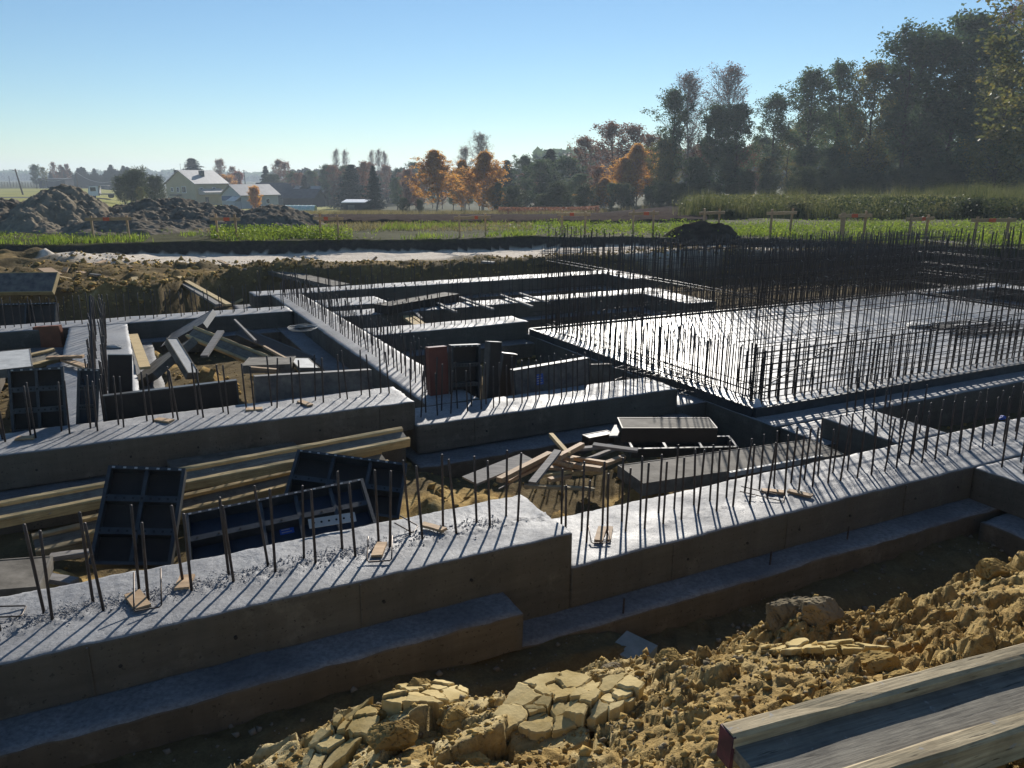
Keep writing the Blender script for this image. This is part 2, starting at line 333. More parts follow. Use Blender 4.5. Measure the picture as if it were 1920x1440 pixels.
FP = [(200,1440,2.5),(0,1420,2.5),(300,1400,2.5),(430,1440,2.36),(520,1400,2.32),(600,1350,2.12),(600,1430,1.98),(700,1312,1.98),(740,1380,1.78),
 (800,1288,1.92),(800,1440,1.6),(880,1300,1.86),(1000,1275,1.8),(1000,1360,1.62),(1000,1440,1.5),(1100,1248,1.8),(1200,1225,1.75),(1200,1350,1.45),
 (1200,1440,1.33),(1330,1208,1.7),(1330,1320,1.3),(1400,1203,1.66),(1475,1122,1.58),(1545,1122,1.6),(1480,1200,1.48),(1600,1188,1.58),(1600,1250,1.28),
 (1690,1122,1.68),(1750,1115,1.62),(1750,1200,1.32),(1860,1055,1.72),(1920,1038,1.72),(1900,1150,1.36),(1400,1400,1.16),(1650,1350,1.13),(1900,1300,1.16),
 (1700,1440,1.13),(1900,1420,1.12),(1450,1440,1.14)]
cp = [tuple(W(u, v, H=h)) for u, v, h in FP]
for a in (-2.2, -1.2, -0.3, 0.5, 1.1): cp += [tuple(AB(a, 3.25, H=2.52)), tuple(AB(a, 2.95, H=2.5))]
for a in (1.7, 2.3, 3.0, 3.8, 4.6, 5.5): cp += [tuple(AB(a, 3.25, H=2.74)), tuple(AB(a, 2.75, H=2.7))]
cp += [(-2.4, 1.6, -0.7), (-1.2, 0.7, -0.2), (0, 0.3, 0.3), (1.5, 0.2, 0.65), (3.2, 1.0, 0.65), (-2.4, 0.3, -0.2), (4.2, 1.6, 0.4)]
cp = np.array(cp)
def _U(r2): return np.where(r2 > 1e-12, 0.5 * r2 * np.log(np.maximum(r2, 1e-12)), 0)
n_ = len(cp); r2 = (cp[:, None, 0] - cp[None, :, 0]) ** 2 + (cp[:, None, 1] - cp[None, :, 1]) ** 2
K = _U(r2) + np.eye(n_) * 0.004; Pm = np.c_[np.ones(n_), cp[:, :2]]
sol = np.linalg.solve(np.block([[K, Pm], [Pm.T, np.zeros((3, 3))]]), np.r_[cp[:, 2], 0, 0, 0])
def front(x, y):
    xc = np.clip(x, -2.6, 4.8); yc = np.clip(y, 0.15, 5.5); sh = xc.shape; xc = xc.ravel(); yc = yc.ravel()
    z = sol[n_] + sol[n_ + 1] * xc + sol[n_ + 2] * yc
    for k in range(n_): z = z + sol[k] * _U((xc - cp[k, 0]) ** 2 + (yc - cp[k, 1]) ** 2)
    return np.clip(z.reshape(sh), -1.0, 0.78)
def gauss(x, y, c, r): return np.exp(-((x - c[0]) ** 2 + (y - c[1]) ** 2) / (r * r))
MOUNDS = [(W(815, 935, H=2.38), 0.42, 2.36), (W(1040, 965, H=2.45), 0.42, 2.44), (W(1215, 915, H=2.5), 0.4, 2.46), (W(900, 930, H=2.5), 0.5, 2.5),
          (W(290, 672, H=2.6), 0.35, 2.5), (W(385, 695, H=2.6), 0.25, 2.52), (W(60, 660, H=2.6), 0.7, 2.45), (W(110, 1075, H=2.4), 0.25, 2.36)]
TMOUNDS = [(W(880, 486, H=2.1), 0.7, 0.2), (W(700, 500, H=2.1), 1.0, 0.08), (W(560, 500, H=2.1), 0.8, 0.08), (W(240, 515, H=2.1), 1.3, 0.12), (W(40, 500, H=2.1), 2.2, 0.38),
           (W(1340, 486, H=2.1), 0.6, 0.2)]
def ground_z(x, y, detail=True):
    a = AX[0] * x + AX[1] * y; b = BX[0] * x + BX[1] * y
    yo = np.interp(x, ox, oy) + 0.25 * vnoise(x * 1.1, y * 0 + 3.1, 3) + 0.1 * vnoise(x * 4, y * 0, 4)
    yi = np.interp(x, ix_, iy_) + 0.45 * vnoise(x * 0.7, y * 0 + 1.7, 8) + 0.12 * vnoise(x * 3, y * 0, 9)
    yi = np.minimum(yi, yo - 0.02)
    nat = natural(x, y) + 0.07 * fbm(x * 0.5, y * 0.5, 11, 3) * (np.abs(y) < 60)
    ter = 1.8 - 2.14 + 0.12 * sstep(0, 4, x) + 0.7 * 0.10 * fbm(x * 0.8, y * 0.8, 21, 5) + sstep(3.0, 4.4, yo - y) * (0.0 + (0.10 + 0.12 * sstep(-3, -6, x)) * np.abs(fbm(x * 1.8, y * 1.8, 22, 5)) * sstep(-.2, .3, y - yi)) + 0.05 * np.exp(-((y - yi - 0.5) / 0.7) ** 2)
    for c, r, h in TMOUNDS: ter = ter + h * gauss(x, y, c, r) * (0.8 + 0.8 * fbm(x * 2, y * 2, 31, 3))
    fl = 1.8 - np.where(b > 6.9, 2.76, 2.43 + 0.1 * sstep(1.0, 1.6, a) * (b < 3.9) + 0.09 * (b > 3.9) + 0.14 * sstep(2.15, 2.6, a) + 0.14 * sstep(5.0, 5.7, a) * sstep(4.3, 5, b)) + 0.05 * fbm(x * 1.5, y * 1.5, 41, 4)
    for c, r, h in MOUNDS: fl = np.maximum(fl, (1.8 - h) - 0.6 * (1 - gauss(x, y, c, r)) + 0.05 * fbm(x * 4, y * 4, 44, 3))
    wo = sstep(0.05, 0.35, y - yo + 0.3); wi = sstep(-0.25, 0.3, y - yi)
    z = fl * (1 - wi) + ter * wi; z = z * (1 - wo) + nat * wo
    side = sstep(30, 36, np.abs(x - 3)); z = z * (1 - side) + nat * side
    wf = (1 - sstep(2.95, 3.2, b)) * (np.abs(x) < 60)
    fz = front(x, y); fz = np.where(y < -3, np.minimum(fz, 0.2), fz)
    z = z * (1 - wf) + fz * wf
    # zones
    sand = wi * (1 - wo) * sstep(0.5 - .5 * sstep(0, 3, x), 1.1 - .7 * sstep(0, 3, x), y - yi + 0.8 * vnoise(x * 1.3, y * 1.3, 77)) * (1 - sstep(2.7, 3.7, yo - y + 0.8 * vnoise(x * .8, y * .8, 78))) * (x > -11.5)
    turf = wo * 1.0
    grasszone = np.where(wo > 0.5, 1.0, 0.0)
    g = np.where(wo > 0.97, 1.0, np.where(wo > 0.02, 0.5, 0.0))
    ochre = wf * sstep(-0.75, -0.45, z + 0.1 * vnoise(x * 3, y * 3, 5))
    cellm = np.zeros_like(x)
    for c, r, h in MOUNDS: cellm = np.maximum(cellm, sstep(0.25, 0.6, gauss(x, y, c, r)))
    ochre = np.maximum(ochre, cellm); ochre = np.maximum(ochre, (0.3 + 0.9 * np.maximum(fbm(x * 1.4, y * 1.4, 79, 3), -.2)) * wi * (1 - wo) * (1 - sand) * sstep(1, -5, x)); ochre = np.maximum(ochre, 0.22 * (1 - wo))
    pale = np.zeros_like(x)
    if detail:
        am = wf * sstep(-0.7, -0.35, z) * (y < 6)
        sel = (am > 0.01)
        if sel.any():
            X = x[sel]; Y = y[sel]; A_ = am[sel]; wx = X + 0.05 * fbm(X * 5, Y * 5, 61, 3); wy = Y + 0.05 * fbm(X * 5, Y * 5, 62, 3)
            sm = sstep(-0.10, 0.22, fbm(X * 1.1 + 4, Y * 1.1, 63, 2) + 0.10 * (X > 0.35) - 0.12 * (X < 0.25))        # 1: crumbly, 0: big plates
            sq = 0.25 + 0.75 * sstep(-0.12, 0.12, fbm(X * 2.1, Y * 2.1 + 7, 67, 3)); d = np.zeros_like(X) - 0.035; pl_ = np.zeros_like(X)
            for sc, amp, k in ((5.0, 0.10, 1.0 - 0.45 * sm), (11.0, 0.042, 0.35 + 0.75 * sm), (24, 0.020, 0.12 + 0.95 * sm), (52, 0.011, 0.10 + 0.95 * sm)):
                f1, f2, cx, cy, cr = worley(wx * sc, wy * sc, int(sc * 10)); tx = (cr * 7.3) % 1 - 0.5; ty = (cr * 13.7) % 1 - 0.5
                crack = sstep(0.0, 0.07 if sc < 8 else 0.14, f2 - f1)
                cell = (cr - 0.5) * (0.8 if sc < 8 else 1.1) + (cx * tx + cy * ty) * (1.5 if sc < 8 else 1.5) - 0.75 * (1 - crack) - (0.0 if sc < 8 else 0.3 * f1)
                d = d + amp * cell * k * (1 if sc < 8 else sq)
                if sc < 12: pl_ = np.maximum(pl_, crack * (cr > (0.35 if sc < 8 else 0.7)))
            d = d + 0.05 * fbm(X * 3, Y * 3, 64, 4) + 0.005 * fbm(X * 60, Y * 60, 65, 3)
            pale[sel] = pl_ * (1 - 0.8 * sm) * sstep(0.2, 0.8, A_) * (0.75 + 0.8 * fbm(X * 6, Y * 6, 66, 3))
            zz = z[sel] + d * A_; z = z.copy(); z[sel] = zz
        rough = (y > 2) & (y < 34) & (b > 2.6)
        X = x[rough]; Y = y[rough]; bk = 1 - .5 * sstep(18, 19, Y) + 1.5 * sstep(13, 15, Y) * sstep(3.0, 4.2, np.interp(X, ox, oy) - Y); f1, f2, cx, cy, cr = worley(X * 4, Y * 4, 71); g1, g2, _, _, gr = worley(X * 9, Y * 9, 72)
        am2 = 0.25 + 0.9 * sstep(-0.1, 0.3, fbm(X * 0.9, Y * 0.9, 73, 2)) ; zz = z.copy()
        zz[rough] += bk * am2 * (0.05 * (cr - 0.5) * sstep(0, 0.2, f2 - f1) + 0.03 * (gr - 0.5) * sstep(0, 0.2, g2 - g1)) + 0.02 * fbm(X * 3, Y * 3, 74, 3)
        z = zz
    return z, sand, g, ochre, np.clip(pale, 0, 1)
def grow(start, step, gr, mx, lim):
    o = [start]; s = step
    while o[-1] < lim: s = min(s * gr, mx) if mx else s * gr; o.append(o[-1] + s)
    return o
def axis(lo, hi, step, mx, l1, h1, l2, h2):
    mid = list(np.arange(lo, hi, step)); up = grow(mid[-1], step, 1.05, mx, h1); up = up + grow(up[-1], mx, 1.13, None, h2)[1:]
    dn = grow(-mid[0], step, 1.05, mx, -l1); dn = dn + grow(dn[-1], mx, 1.13, None, -l2)[1:]
    return np.array([-q for q in dn[:0:-1]] + mid + up[1:])
gx = axis(-1.7, 3.5, 0.0108, 0.11, -19, 21, -1700, 1700)
gy = axis(0.75, 3.7, 0.0105, 0.11, -1.5, 33, -60, 1900)
XX, YY = np.meshgrid(gx, gy, indexing='ij')
ZZ, s_, g_, o_, p_ = ground_z(XX, YY)
nx, ny = XX.shape; idx = np.arange(nx * ny).reshape(nx, ny)
fq = np.stack([idx[:-1, :-1], idx[1:, :-1], idx[1:, 1:], idx[:-1, 1:]], -1).reshape(-1, 4)
me = npmesh('ground', np.stack([XX, YY, ZZ], -1).reshape(-1, 3), fq, smooth=False)
ca = me.color_attributes.new('zone', 'FLOAT_COLOR', 'POINT')
ca.data.foreach_set('color', np.stack([s_, g_, o_, p_], -1).reshape(-1).astype(np.float32))
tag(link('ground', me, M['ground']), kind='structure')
def gz(x, y):
    z, *_ = ground_z(np.array([float(x)]), np.array([float(y)]), False); return float(z[0])

# ploughed field: a sheet just above the natural ground
def sheet(name, u0, u1, D0, D1, nu, nd, mat, lift, amp, kind='structure'):
    uu = np.linspace(u0, u1, nu); dd = D0 + (D1 - D0) * np.linspace(0, 1, nd) ** 1.3; U, Dm = np.meshgrid(uu, dd, indexing='ij')
    X = (U - 960) / 1529 * Dm; Y = Dm + 0.6 * vnoise(U / 40, Dm * 0, 5) * (Dm / 40); Z = natural(X, Y) + lift + amp * np.abs(fbm(X * 2.2, Y * 2.2, 81, 3))
    Z[:, 0] -= 0.3; Z[:, -1] -= 0.3; Z[0] -= 0.3; Z[-1] -= 0.3
    id_ = np.arange(nu * nd).reshape(nu, nd); f = np.stack([id_[:-1, :-1], id_[1:, :-1], id_[1:, 1:], id_[:-1, 1:]], -1).reshape(-1, 4)
    return tag(link(name, npmesh(name, np.stack([X, Y, Z], -1).reshape(-1, 3), f), mat), kind=kind)
sheet('ploughed_field', 545, 1330, 33.5, 78, 420, 130, M['field_soil'], 0.1, 0.16)
simple('pasture', (0.15, 0.16, 0.03), (0.30, 0.27, 0.05), 0.06, 0.95, 0.1, 0, 0.5, 2, kind='World')
simple('far_field', (0.05, 0.09, 0.025), (0.10, 0.13, 0.04), 0.03, 0.95, 0.1, 0, 0.5, 2, kind='World')
sheet('green_pasture', -320, 640, 75, 290, 60, 60, M['pasture'], 0.15, 0.0)
simple('asphalt', (0.05, 0.05, 0.052), (0.08, 0.08, 0.08), 3, 0.9, 0.2, 0, 0.2, 20, kind='World')
sheet('lane', -300, 214, 161, 166, 30, 4, M['asphalt'], 0.3, 0.0)

# spoil heaps
def heap(name, label, u, D, h, rx, ry, mat, seed, res=110, peak=1.3, rot=0.0):
    cx, cy = GX(u, D), D; t = np.linspace(-1.25, 1.25, res); P, Q = np.meshgrid(t, t, indexing='ij')
    c, s = math.cos(rot), math.sin(rot); X = (P * rx) * c - (Q * ry) * s; Y = (P * rx) * s + (Q * ry) * c
    r = np.sqrt(P * P + Q * Q) * (1 + 0.35 * fbm(P * 2 + seed, Q * 2, seed, 3)); z = h * np.clip(1 - r, -0.25, 1) ** 1.0 if peak < 1 else h * (np.clip(1 - r ** peak, -0.3, 1))
    wx, wy = X + cx, Y + cy; f1, f2, _, _, cr = worley(wx * 2.3, wy * 2.3, seed + 5); h1, h2, _, _, hr = worley(wx * 5.5, wy * 5.5, seed + 6); k1, k2, _, _, kr = worley(wx * 11, wy * 11, seed + 8)
    am = sstep(-0.05, 0.2, z)
    z = z + am * (0.15 * (cr - 0.5) * sstep(0, .25, f2 - f1) + 0.14 * (hr - 0.5) * sstep(0, .25, h2 - h1) + 0.07 * (kr - .5) + 0.3 * fbm(wx * 1.1, wy * 1.1, seed + 7, 4)) * min(1, h)
    z = z + natural(wx, wy) - gz(cx, cy)
    id_ = np.arange(res * res).reshape(res, res); f = np.stack([id_[:-1, :-1], id_[1:, :-1], id_[1:, 1:], id_[:-1, 1:]], -1).reshape(-1, 4)
    o = link(name, npmesh(name, np.stack([X, Y, z], -1).reshape(-1, 3), f, smooth=False), M[mat], loc=(cx, cy, gz(cx, cy)))
    return tag(o, label, 'dirt heap', 'excavated soil heaps behind the pit')
heap('soil_heap', 'long lumpy grey soil heap at the far left edge', -110, 30, 1.15, 5.4, 4.2, 'heap_soil', 3, 240)
heap('soil_heap', 'tall pointed soil heap with a bare sandy right flank', 112, 29.5, 1.55, 2.5, 3.8, 'heap_sand', 9, 200, 0.9)
heap('soil_heap', 'wide lumpy grey soil heap in front of the yellow house', 320, 31.0, 0.92, 4.2, 4.6, 'heap_soil', 14, 240)
heap('soil_heap', 'low grey soil heap right of the wide heap, before the ploughed field', 500, 29.0, 0.78, 1.9, 2.6, 'heap_soil', 21, 120)
heap('soil_heap', 'small heap of soil clods at the foot of the two left heaps', 215, 26.4, 0.45, 2.4, 1.4, 'heap_soil', 27, 120)
heap('soil_heap', 'low dark heap of topsoil in the grass behind the steel bars', 1325, 24.8, 0.42, 1.2, 1.0, 'topsoil', 33, 80)

# ---------------------------------------------------------------- rebar
def bar_mesh(name, L, r=0.0075, n=6):
    mb = MB(); mb.tube([(0, 0, -0.06), (0, 0, L - 0.004), (0, 0, L)], [r, r, r * 0.6], n); return mb.mesh(name, True)
ME_START = bar_mesh('starter_bar', 0.44); ME_START.materials.append(M['rebar'])
ME_TALL = bar_mesh('tall_bar', 1.0, 0.0062); ME_TALL.materials.append(M['rebar'])
ME_SHORT = bar_mesh('short_bar', 0.62, 0.0085); ME_SHORT.materials.append(M['rebar'])
def row(parent, me, name, p0, p1, sp, lean=0.03, zs=(0.92, 1.06), jit=0.015, z=0.0, thick=1.0):
    p0 = Vector((*p0, z)); p1 = Vector((*p1, z)); n = max(1, int((p1 - p0).length / sp))
    for i in range(n + 1):
        q = p0.lerp(p1, i / max(n, 1)) + Vector((random.uniform(-jit, jit), random.uniform(-jit, jit) * 0.6, 0))
        link(name, me, None, parent, loc=q, rot=(random.gauss(0, lean), random.gauss(0, lean), random.random() * 6), scale=(thick, thick, random.uniform(*zs)))
# ---------------------------------------------------------------- footings
def slab_mesh(name, L, Wd, T, res, amp, rough_rows=(), rowamp=0.012, seed=0, edge=0.004, side_only=False):
    nx_ = max(3, int(L / res)); ny_ = max(3, int(Wd / res)); x = np.linspace(-L / 2, L / 2, nx_); y = np.linspace(-Wd / 2, Wd / 2, ny_)
    X, Y = np.meshgrid(x, y, indexing='ij'); Z = amp * fbm(X * 5 + seed, Y * 5, seed, 4) + amp * 0.5 * fbm(X * 0.8 + seed, Y * 0.8, seed + 3, 2)
    for ry, wd in rough_rows:
        m = np.exp(-((Y - ry - 0.03 * fbm(X * 3, Y * 0, seed + 9, 2)) / wd) ** 2); f1, f2, _, _, cr = worley(X * 55 + seed, Y * 55, seed + 4)
        Z = Z + 0.35 * rowamp * sstep(ry - 0.02, ry + 0.06, Y) * (np.maximum(fbm(X * 30, Y * 30, seed + 31, 3), -0.2) + 0.6 * (cr - 0.5)) + m * 1.3 * rowamp * (np.maximum(cr - 0.35, 0) * 1.6 * sstep(0, .3, f2 - f1) + 0.7 * np.maximum(fbm(X * 14, Y * 14, seed + 8, 3), 0))
    ed = np.minimum(np.minimum(X + L / 2, L / 2 - X), np.minimum(Y + Wd / 2, Wd / 2 - Y)); Z = Z - 0.006 * np.exp(-ed / 0.012)
    X2 = X.copy(); Y2 = Y.copy(); w = np.exp(-ed / 0.02)
    wv = lambda t, s: 1.6 * edge * (fbm(t * 9, t * 0 + s, seed + 20, 3) + 0.8 * fbm(t * 1.3, t * 0 + s, seed + 22, 2)) * 2
    X2 += w * wv(Y, 1.0) * np.sign(X) * (np.abs(np.abs(X) - L / 2) < 0.05); Y2 += w * wv(X, 2.0) * np.sign(Y) * (np.abs(np.abs(Y) - Wd / 2) < 0.05)
    V = np.stack([X2, Y2, Z], -1).reshape(-1, 3); id_ = np.arange(nx_ * ny_).reshape(nx_, ny_)
    Fq = [np.stack([id_[:-1, :-1], id_[1:, :-1], id_[1:, 1:], id_[:-1, 1:]], -1).reshape(-1, 4)]
    rim = np.r_[id_[:, 0], id_[-1, 1:], id_[-2::-1, -1], id_[0, -2:0:-1]]; k = len(rim)
    lowv = V[rim].copy(); lowv[:, 2] = -T; lowv[:, 0] = np.clip(lowv[:, 0], -L / 2, L / 2); lowv[:, 1] = np.clip(lowv[:, 1], -Wd / 2, Wd / 2)
    midv = V[rim].copy(); midv[:, 2] = -0.02
    o = len(V); V = np.r_[V, midv, lowv]; a = np.arange(k); b = (a + 1) % k
    Fq.append(np.stack([rim[a], o + a, o + b, rim[b]], -1)); Fq.append(np.stack([o + a, o + k + a, o + k + b, o + b], -1))
    return npmesh(name, V, np.concatenate(Fq), smooth=False)
kfoot = 0
def footing(label, a0, a1, b0, b1, H, rows=(), res=0.05, base=(0.3, 0.3, 0.3, 0.3), h=0.27, bh=0.22, mat='concrete', rough=True, rowamp=0.012, bar_len=1.0):
    """rows: ('a', offset b, start a, end a, spacing) or ('b', offset a, start b, end b, spacing)"""
    global kfoot; kfoot += 1
    ca_, cb = (a0 + a1) / 2, (b0 + b1) / 2; t = thing('strip_footing', label, 'concrete footing', AB(ca_, cb, H=H), 'poured strip footings'); t.rotation_euler = (0, 0, ROTA)
    rr = [(r[1] - cb, 0.07) for r in rows if r[0] == 'a'] if rough else []
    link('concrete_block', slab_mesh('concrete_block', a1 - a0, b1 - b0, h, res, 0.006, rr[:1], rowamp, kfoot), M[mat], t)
    if base:
        l, r, f, bk = base; L = a1 - a0 + l + r; Wd = b1 - b0 + f + bk
        link('concrete_base', slab_mesh('concrete_base', L, Wd, bh, max(res * 1.2, 0.05), 0.012, (), 0, kfoot + 50, 0.005), M['old_concrete'], t, loc=((r - l) / 2, (bk - f) / 2, -h - 0.003 * (kfoot % 7)))
    for r in rows:
        if r[0] == 'a': row(t, ME_START, 'starter_bar', (r[2] - ca_, r[1] - cb), (r[3] - ca_, r[1] - cb), r[4], zs=(0.93 * bar_len, 1.07 * bar_len))
        else: row(t, ME_START, 'starter_bar', (r[1] - ca_, r[2] - cb), (r[1] - ca_, r[3] - cb), r[4], zs=(0.93 * bar_len, 1.07 * bar_len))
    return t
footing('nearest raised concrete footing at the lower left, pairs of starter bars along it', -4.2, 2.2, 3.6, 4.24, 2.0, [('a', 3.88, -4.1, 2.0, 0.2), ('a', 3.98, -4.13, 1.97, 0.2)], res=0.016, base=(0.3, -0.45, 0.24, 0.25))
footing('nearest concrete footing right of the step, glaring in the sun under closely spaced bars', 2.202, 13.5, 3.6, 4.24, 2.22, [('a', 3.84, 2.3, 13, 0.15), ('a', 4.0, 2.37, 13, 0.15)], res=0.022, base=(0.46, 0.3, 0.22, 0.25))
mb = MB(); mb.box(1.722, 2.199, 3.607, 4.233, CAMZ - 2.55, CAMZ - 2.266); FILL = mb
footing('concrete footing leaving the frame at the right towards the viewer', 5.9, 6.55, 0.6, 3.595, 2.225, [('b', 6.1, 1.6, 3.5, 0.15), ('b', 6.35, 1.6, 3.5, 0.15)], res=0.03, base=(0.3, 0.3, 0, -0.3))
footing('short concrete cross footing between the near footing and the slab border', 5.86, 6.5, 4.245, 5.09, 2.22, [('b', 6.08, 4.4, 5.0, 0.17), ('b', 6.28, 4.35, 5.05, 0.17)], res=0.03, base=(0.2, 0.3, -0.28, 0), h=0.45)
footing('raised concrete footing of the second row at the left, timber beams lying before it', -4.6, 2.32, 6.62, 7.24, 2.0, [('a', 6.95, -4.4, 2.2, 0.2), ('a', 7.05, -4.45, 2.15, 0.2)], res=0.03, base=(0.3, -0.2, 0.3, 0.05))
footing('lower concrete footing of the second row, in the middle before the dark panels', 2.322, 5.3, 6.55, 7.13, 2.22, [('a', 6.78, 2.45, 5.2, 0.15), ('a', 6.92, 2.4, 5.2, 0.15)], res=0.03, base=(0.1, 0.1, 0.3, 0.3))
footing('concrete footing running away from the viewer left of the centre, striped by bar shadows', 2.65, 3.22, 7.16, 15.6, 2.22, [('b', 2.85, 7.4, 15.5, 0.16), ('b', 3.03, 7.45, 15.5, 0.16)], res=0.05, base=(0.3, 0.3, -0.3, -0.3))
footing('concrete footing behind the pile of leaning beams at the left', -5.2, 2.645, 13.55, 14.2, 2.22, [('a', 13.78, -4.8, 2.5, 0.2), ('a', 13.95, -4.85, 2.55, 0.2)], res=0.06, base=(0, -0.3, 0.3, 0.3))
footing('concrete footing running away at the left, its long row of bars seen end on', -0.72, 0.09, 7.26, 13.545, 2.22, [('b', -0.34, 7.4, 13.4, 0.17), ('b', -0.22, 7.45, 13.4, 0.17)], res=0.05, base=(0.25, 0.3, -0.3, -0.3), bar_len=1.15)
footing('short stub footing with a square end between the two middle cells', 3.225, 5.75, 10.85, 11.45, 2.22, [('a', 11.05, 3.4, 5.6, 0.16), ('a', 11.22, 3.4, 5.6, 0.16)], res=0.05, base=(-0.3, 0.3, 0.3, 0.3))
footing('small square ended footing stub behind the longer stub', 3.225, 4.4, 13.7, 14.6, 2.22, [('a', 14.0, 3.4, 4.3, 0.16), ('a', 14.25, 3.4, 4.3, 0.16)], res=0.06, base=(-0.3, 0.3, 0.3, 0.3))
footing('rearmost long concrete footing along the foot of the pit bank', 2.34, 10.9, 15.63, 16.3, 2.22, [('a', 15.85, 2.5, 10.8, 0.22), ('a', 16.05, 2.55, 10.8, 0.22)], res=0.07, base=(0.3, 0.3, 0.3, 0.3))
footing('short footing turning from the right end of the rearmost footing', 10.25, 10.9, 14.5, 15.625, 2.22, [('b', 10.55, 14.6, 15.5, 0.2)], res=0.07, base=(0.3, 0.3, 0.3, -0.3))
footing('middle long footing with thin planks laid across it behind the stub', 3.225, 9.8, 12.6, 13.2, 2.22, [('a', 12.8, 3.4, 9.7, 0.2), ('a', 12.98, 3.45, 9.7, 0.2)], res=0.06, base=(-0.3, 0.3, 0.3, 0.3))
footing('short footing joining the middle long footing to the slab corner', 9.15, 9.8, 11.15, 12.595, 2.22, [('b', 9.4, 11.2, 12.5, 0.2)], res=0.06, base=(0.3, 0.3, 0, -0.3))
footing('left end footing beyond the leaning panels at the frame edge', -2.4, -1.8, 9.0, 13.545, 2.22, [('b', -2.1, 9.2, 13.3, 0.25)], res=0.07, base=(0.3, 0.3, 0.3, -0.3))
footing('far right footing behind the slab, bright along its top', 14.9, 18.4, 10.95, 11.5, 2.42, [('a', 11.2, 15, 18.3, 0.2)], res=0.08)
footing('far right footing turning towards the viewer behind the slab', 17.8, 18.4, 5.8, 10.945, 2.42, [('b', 18.1, 6, 10.9, 0.2)], res=0.08)

# joints left by the formwork and tie holes in the faces of the nearest footings
for key, a0, a1, b0, H, h in (('nearest raised concrete', -4.2, 2.2, 3.6, 2.0, .27), ('nearest concrete footing right', 2.2, 13.5, 3.6, 2.22, .27), ('raised concrete footing of the second', -4.6, 2.32, 6.62, 2.0, .27), ('lower concrete footing of the second', 2.32, 5.3, 6.55, 2.22, .27)):
    fo = [o for o in bpy.data.objects if o.get('label', '').startswith(key)][0]; L = a1 - a0; x = -L / 2 + random.uniform(.4, .9); yf = -(0.64 if b0 == 3.6 else 0.62 if H == 2.0 else 0.58) / 2
    while x < L / 2 - .2:
        mb = MB(); mb.box(x - .004, x + .004, yf - .008, yf + .01, -h + .005, -.02); mb.build('form_joint', M['concrete'], fo)
        for dx in (.12, .62):
            if x + dx < L / 2 - .1:
                mb = MB(); mb.tube([(x + dx, yf - .007, -h * .55), (x + dx, yf + .01, -h * .55)], .009, 8); mb.build('tie_hole', M['tyre'], fo)
        x += random.uniform(.95, 1.25)
# slab with its lower border strip
sl = thing('foundation_slab', 'large smooth concrete slab glaring inside the steel cages', 'concrete slab', AB(10.2, 8.3, H=2.34)); sl.rotation_euler = (0, 0, ROTA)
link('slab_top', slab_mesh('slab_top', 8.9, 4.9, 0.3, 0.06, 0.006, (), 0, 70), M['slab_concrete'], sl)
link('border_strip', slab_mesh('border_strip', 9.4, 5.73, 0.45, 0.04, 0.006, (), 0, 71), M['concrete'], sl, loc=(0.2, 0.065, -0.07))
for (x0, x1, y0, y1) in ((-4.47, 4.47, -2.49, -2.453), (-4.47, 4.47, 2.453, 2.49), (-4.49, -4.453, -2.45, 2.45), (4.453, 4.49, -2.45, 2.45)):
    mb = MB(); mb.box(x0, x1, y0, y1, -0.08, 0.028); mb.build('edge_upstand', M['panel_steel'], sl)
footing('low concrete step joining the second footing to the slab border', 5.303, 5.695, 6.53, 7.2, 2.415, [], res=0.04, base=None, h=0.4)
footing('low concrete pad at the far end of the short cross footing', 5.745, 6.5, 4.9, 5.485, 2.418, [], res=0.04, base=None, h=0.4)

def cage(label, p, q, H, tall, sp, gap, short, horiz, ends=0.1):
    """two layers of vertical bars along p-q with horizontal bars tied to them"""
    P0 = AB(*p, H=H); P1 = AB(*q, H=H); d = (P1 - P0); L = d.length; ang = math.atan2(d.y, d.x)
    t = thing('rebar_cage', label, 'steel reinforcement', P0, 'steel cages standing round the slab'); t.rotation_euler = (0, 0, ang)
    for k, yy in enumerate((0, gap)):
        row(t, ME_TALL, 'vertical_bar', (0.02 * k, yy), (L - 0.02, yy), sp, 0.012, (tall * 0.95, tall * 1.04), 0.012)
        if short: row(t, ME_SHORT, 'splice_bar', (0.02, yy + 0.014), (L, yy + 0.014), sp, 0.02, (0.8, 1.05), 0.01)
        mb = MB(); mb.tube([(-ends, 0, 0), (L * 0.33, 0.004, 0.003), (L * 0.66, -0.004, -0.003), (L + ends, 0, 0)], 0.0048, 5); me = mb.mesh('horizontal_bar', True); me.materials.append(M['rebar'])
        for z in horiz:
            link('horizontal_bar', me, None, t, loc=(random.uniform(-0.15, 0.1), yy + (-0.012 if k == 0 else 0.012), z + random.uniform(-0.012, 0.012)), rot=(0, random.gauss(0, 0.002), 0))
    tie = MB()
    for z in horiz:
        for i in range(int(L / sp)):
            if random.random() < 0.5: 
                x = i * sp + random.uniform(0, .02); dd = random.uniform(0.01, 0.03)
                tie.tube([(x, -0.015, z), (x + random.uniform(-dd, dd), -0.015 - dd, z + random.uniform(-dd, dd))], 0.0022, 3)
    if tie.v: tag(tie.build('tie_wire', M['dusty_metal'], t), kind='stuff')
    return t
fo = [o for o in bpy.data.objects if o.get('label', '').startswith('nearest concrete footing right')][0]
fc = FILL.build('concrete_block', M['concrete'], fo); fc.location = (-(2.202 + 13.5) / 2, -(3.6 + 4.24) / 2, -(CAMZ - 2.22))
cage('near steel cage along the front of the slab, close grid of bars', (5.95, 5.98), (14.5, 5.98), 2.34, 1.7, 0.122, 0.16, True, [0.06 + 0.075 * i for i in range(9)] + [0.9, 1.05, 1.2, 1.32, 1.5])
cage('steel cage along the left side of the slab, tall bars with few cross bars', (6.12, 6.1), (6.12, 10.6), 2.34, 1.6, 0.122, 0.16, True, [0.05, 0.12, 1.1])
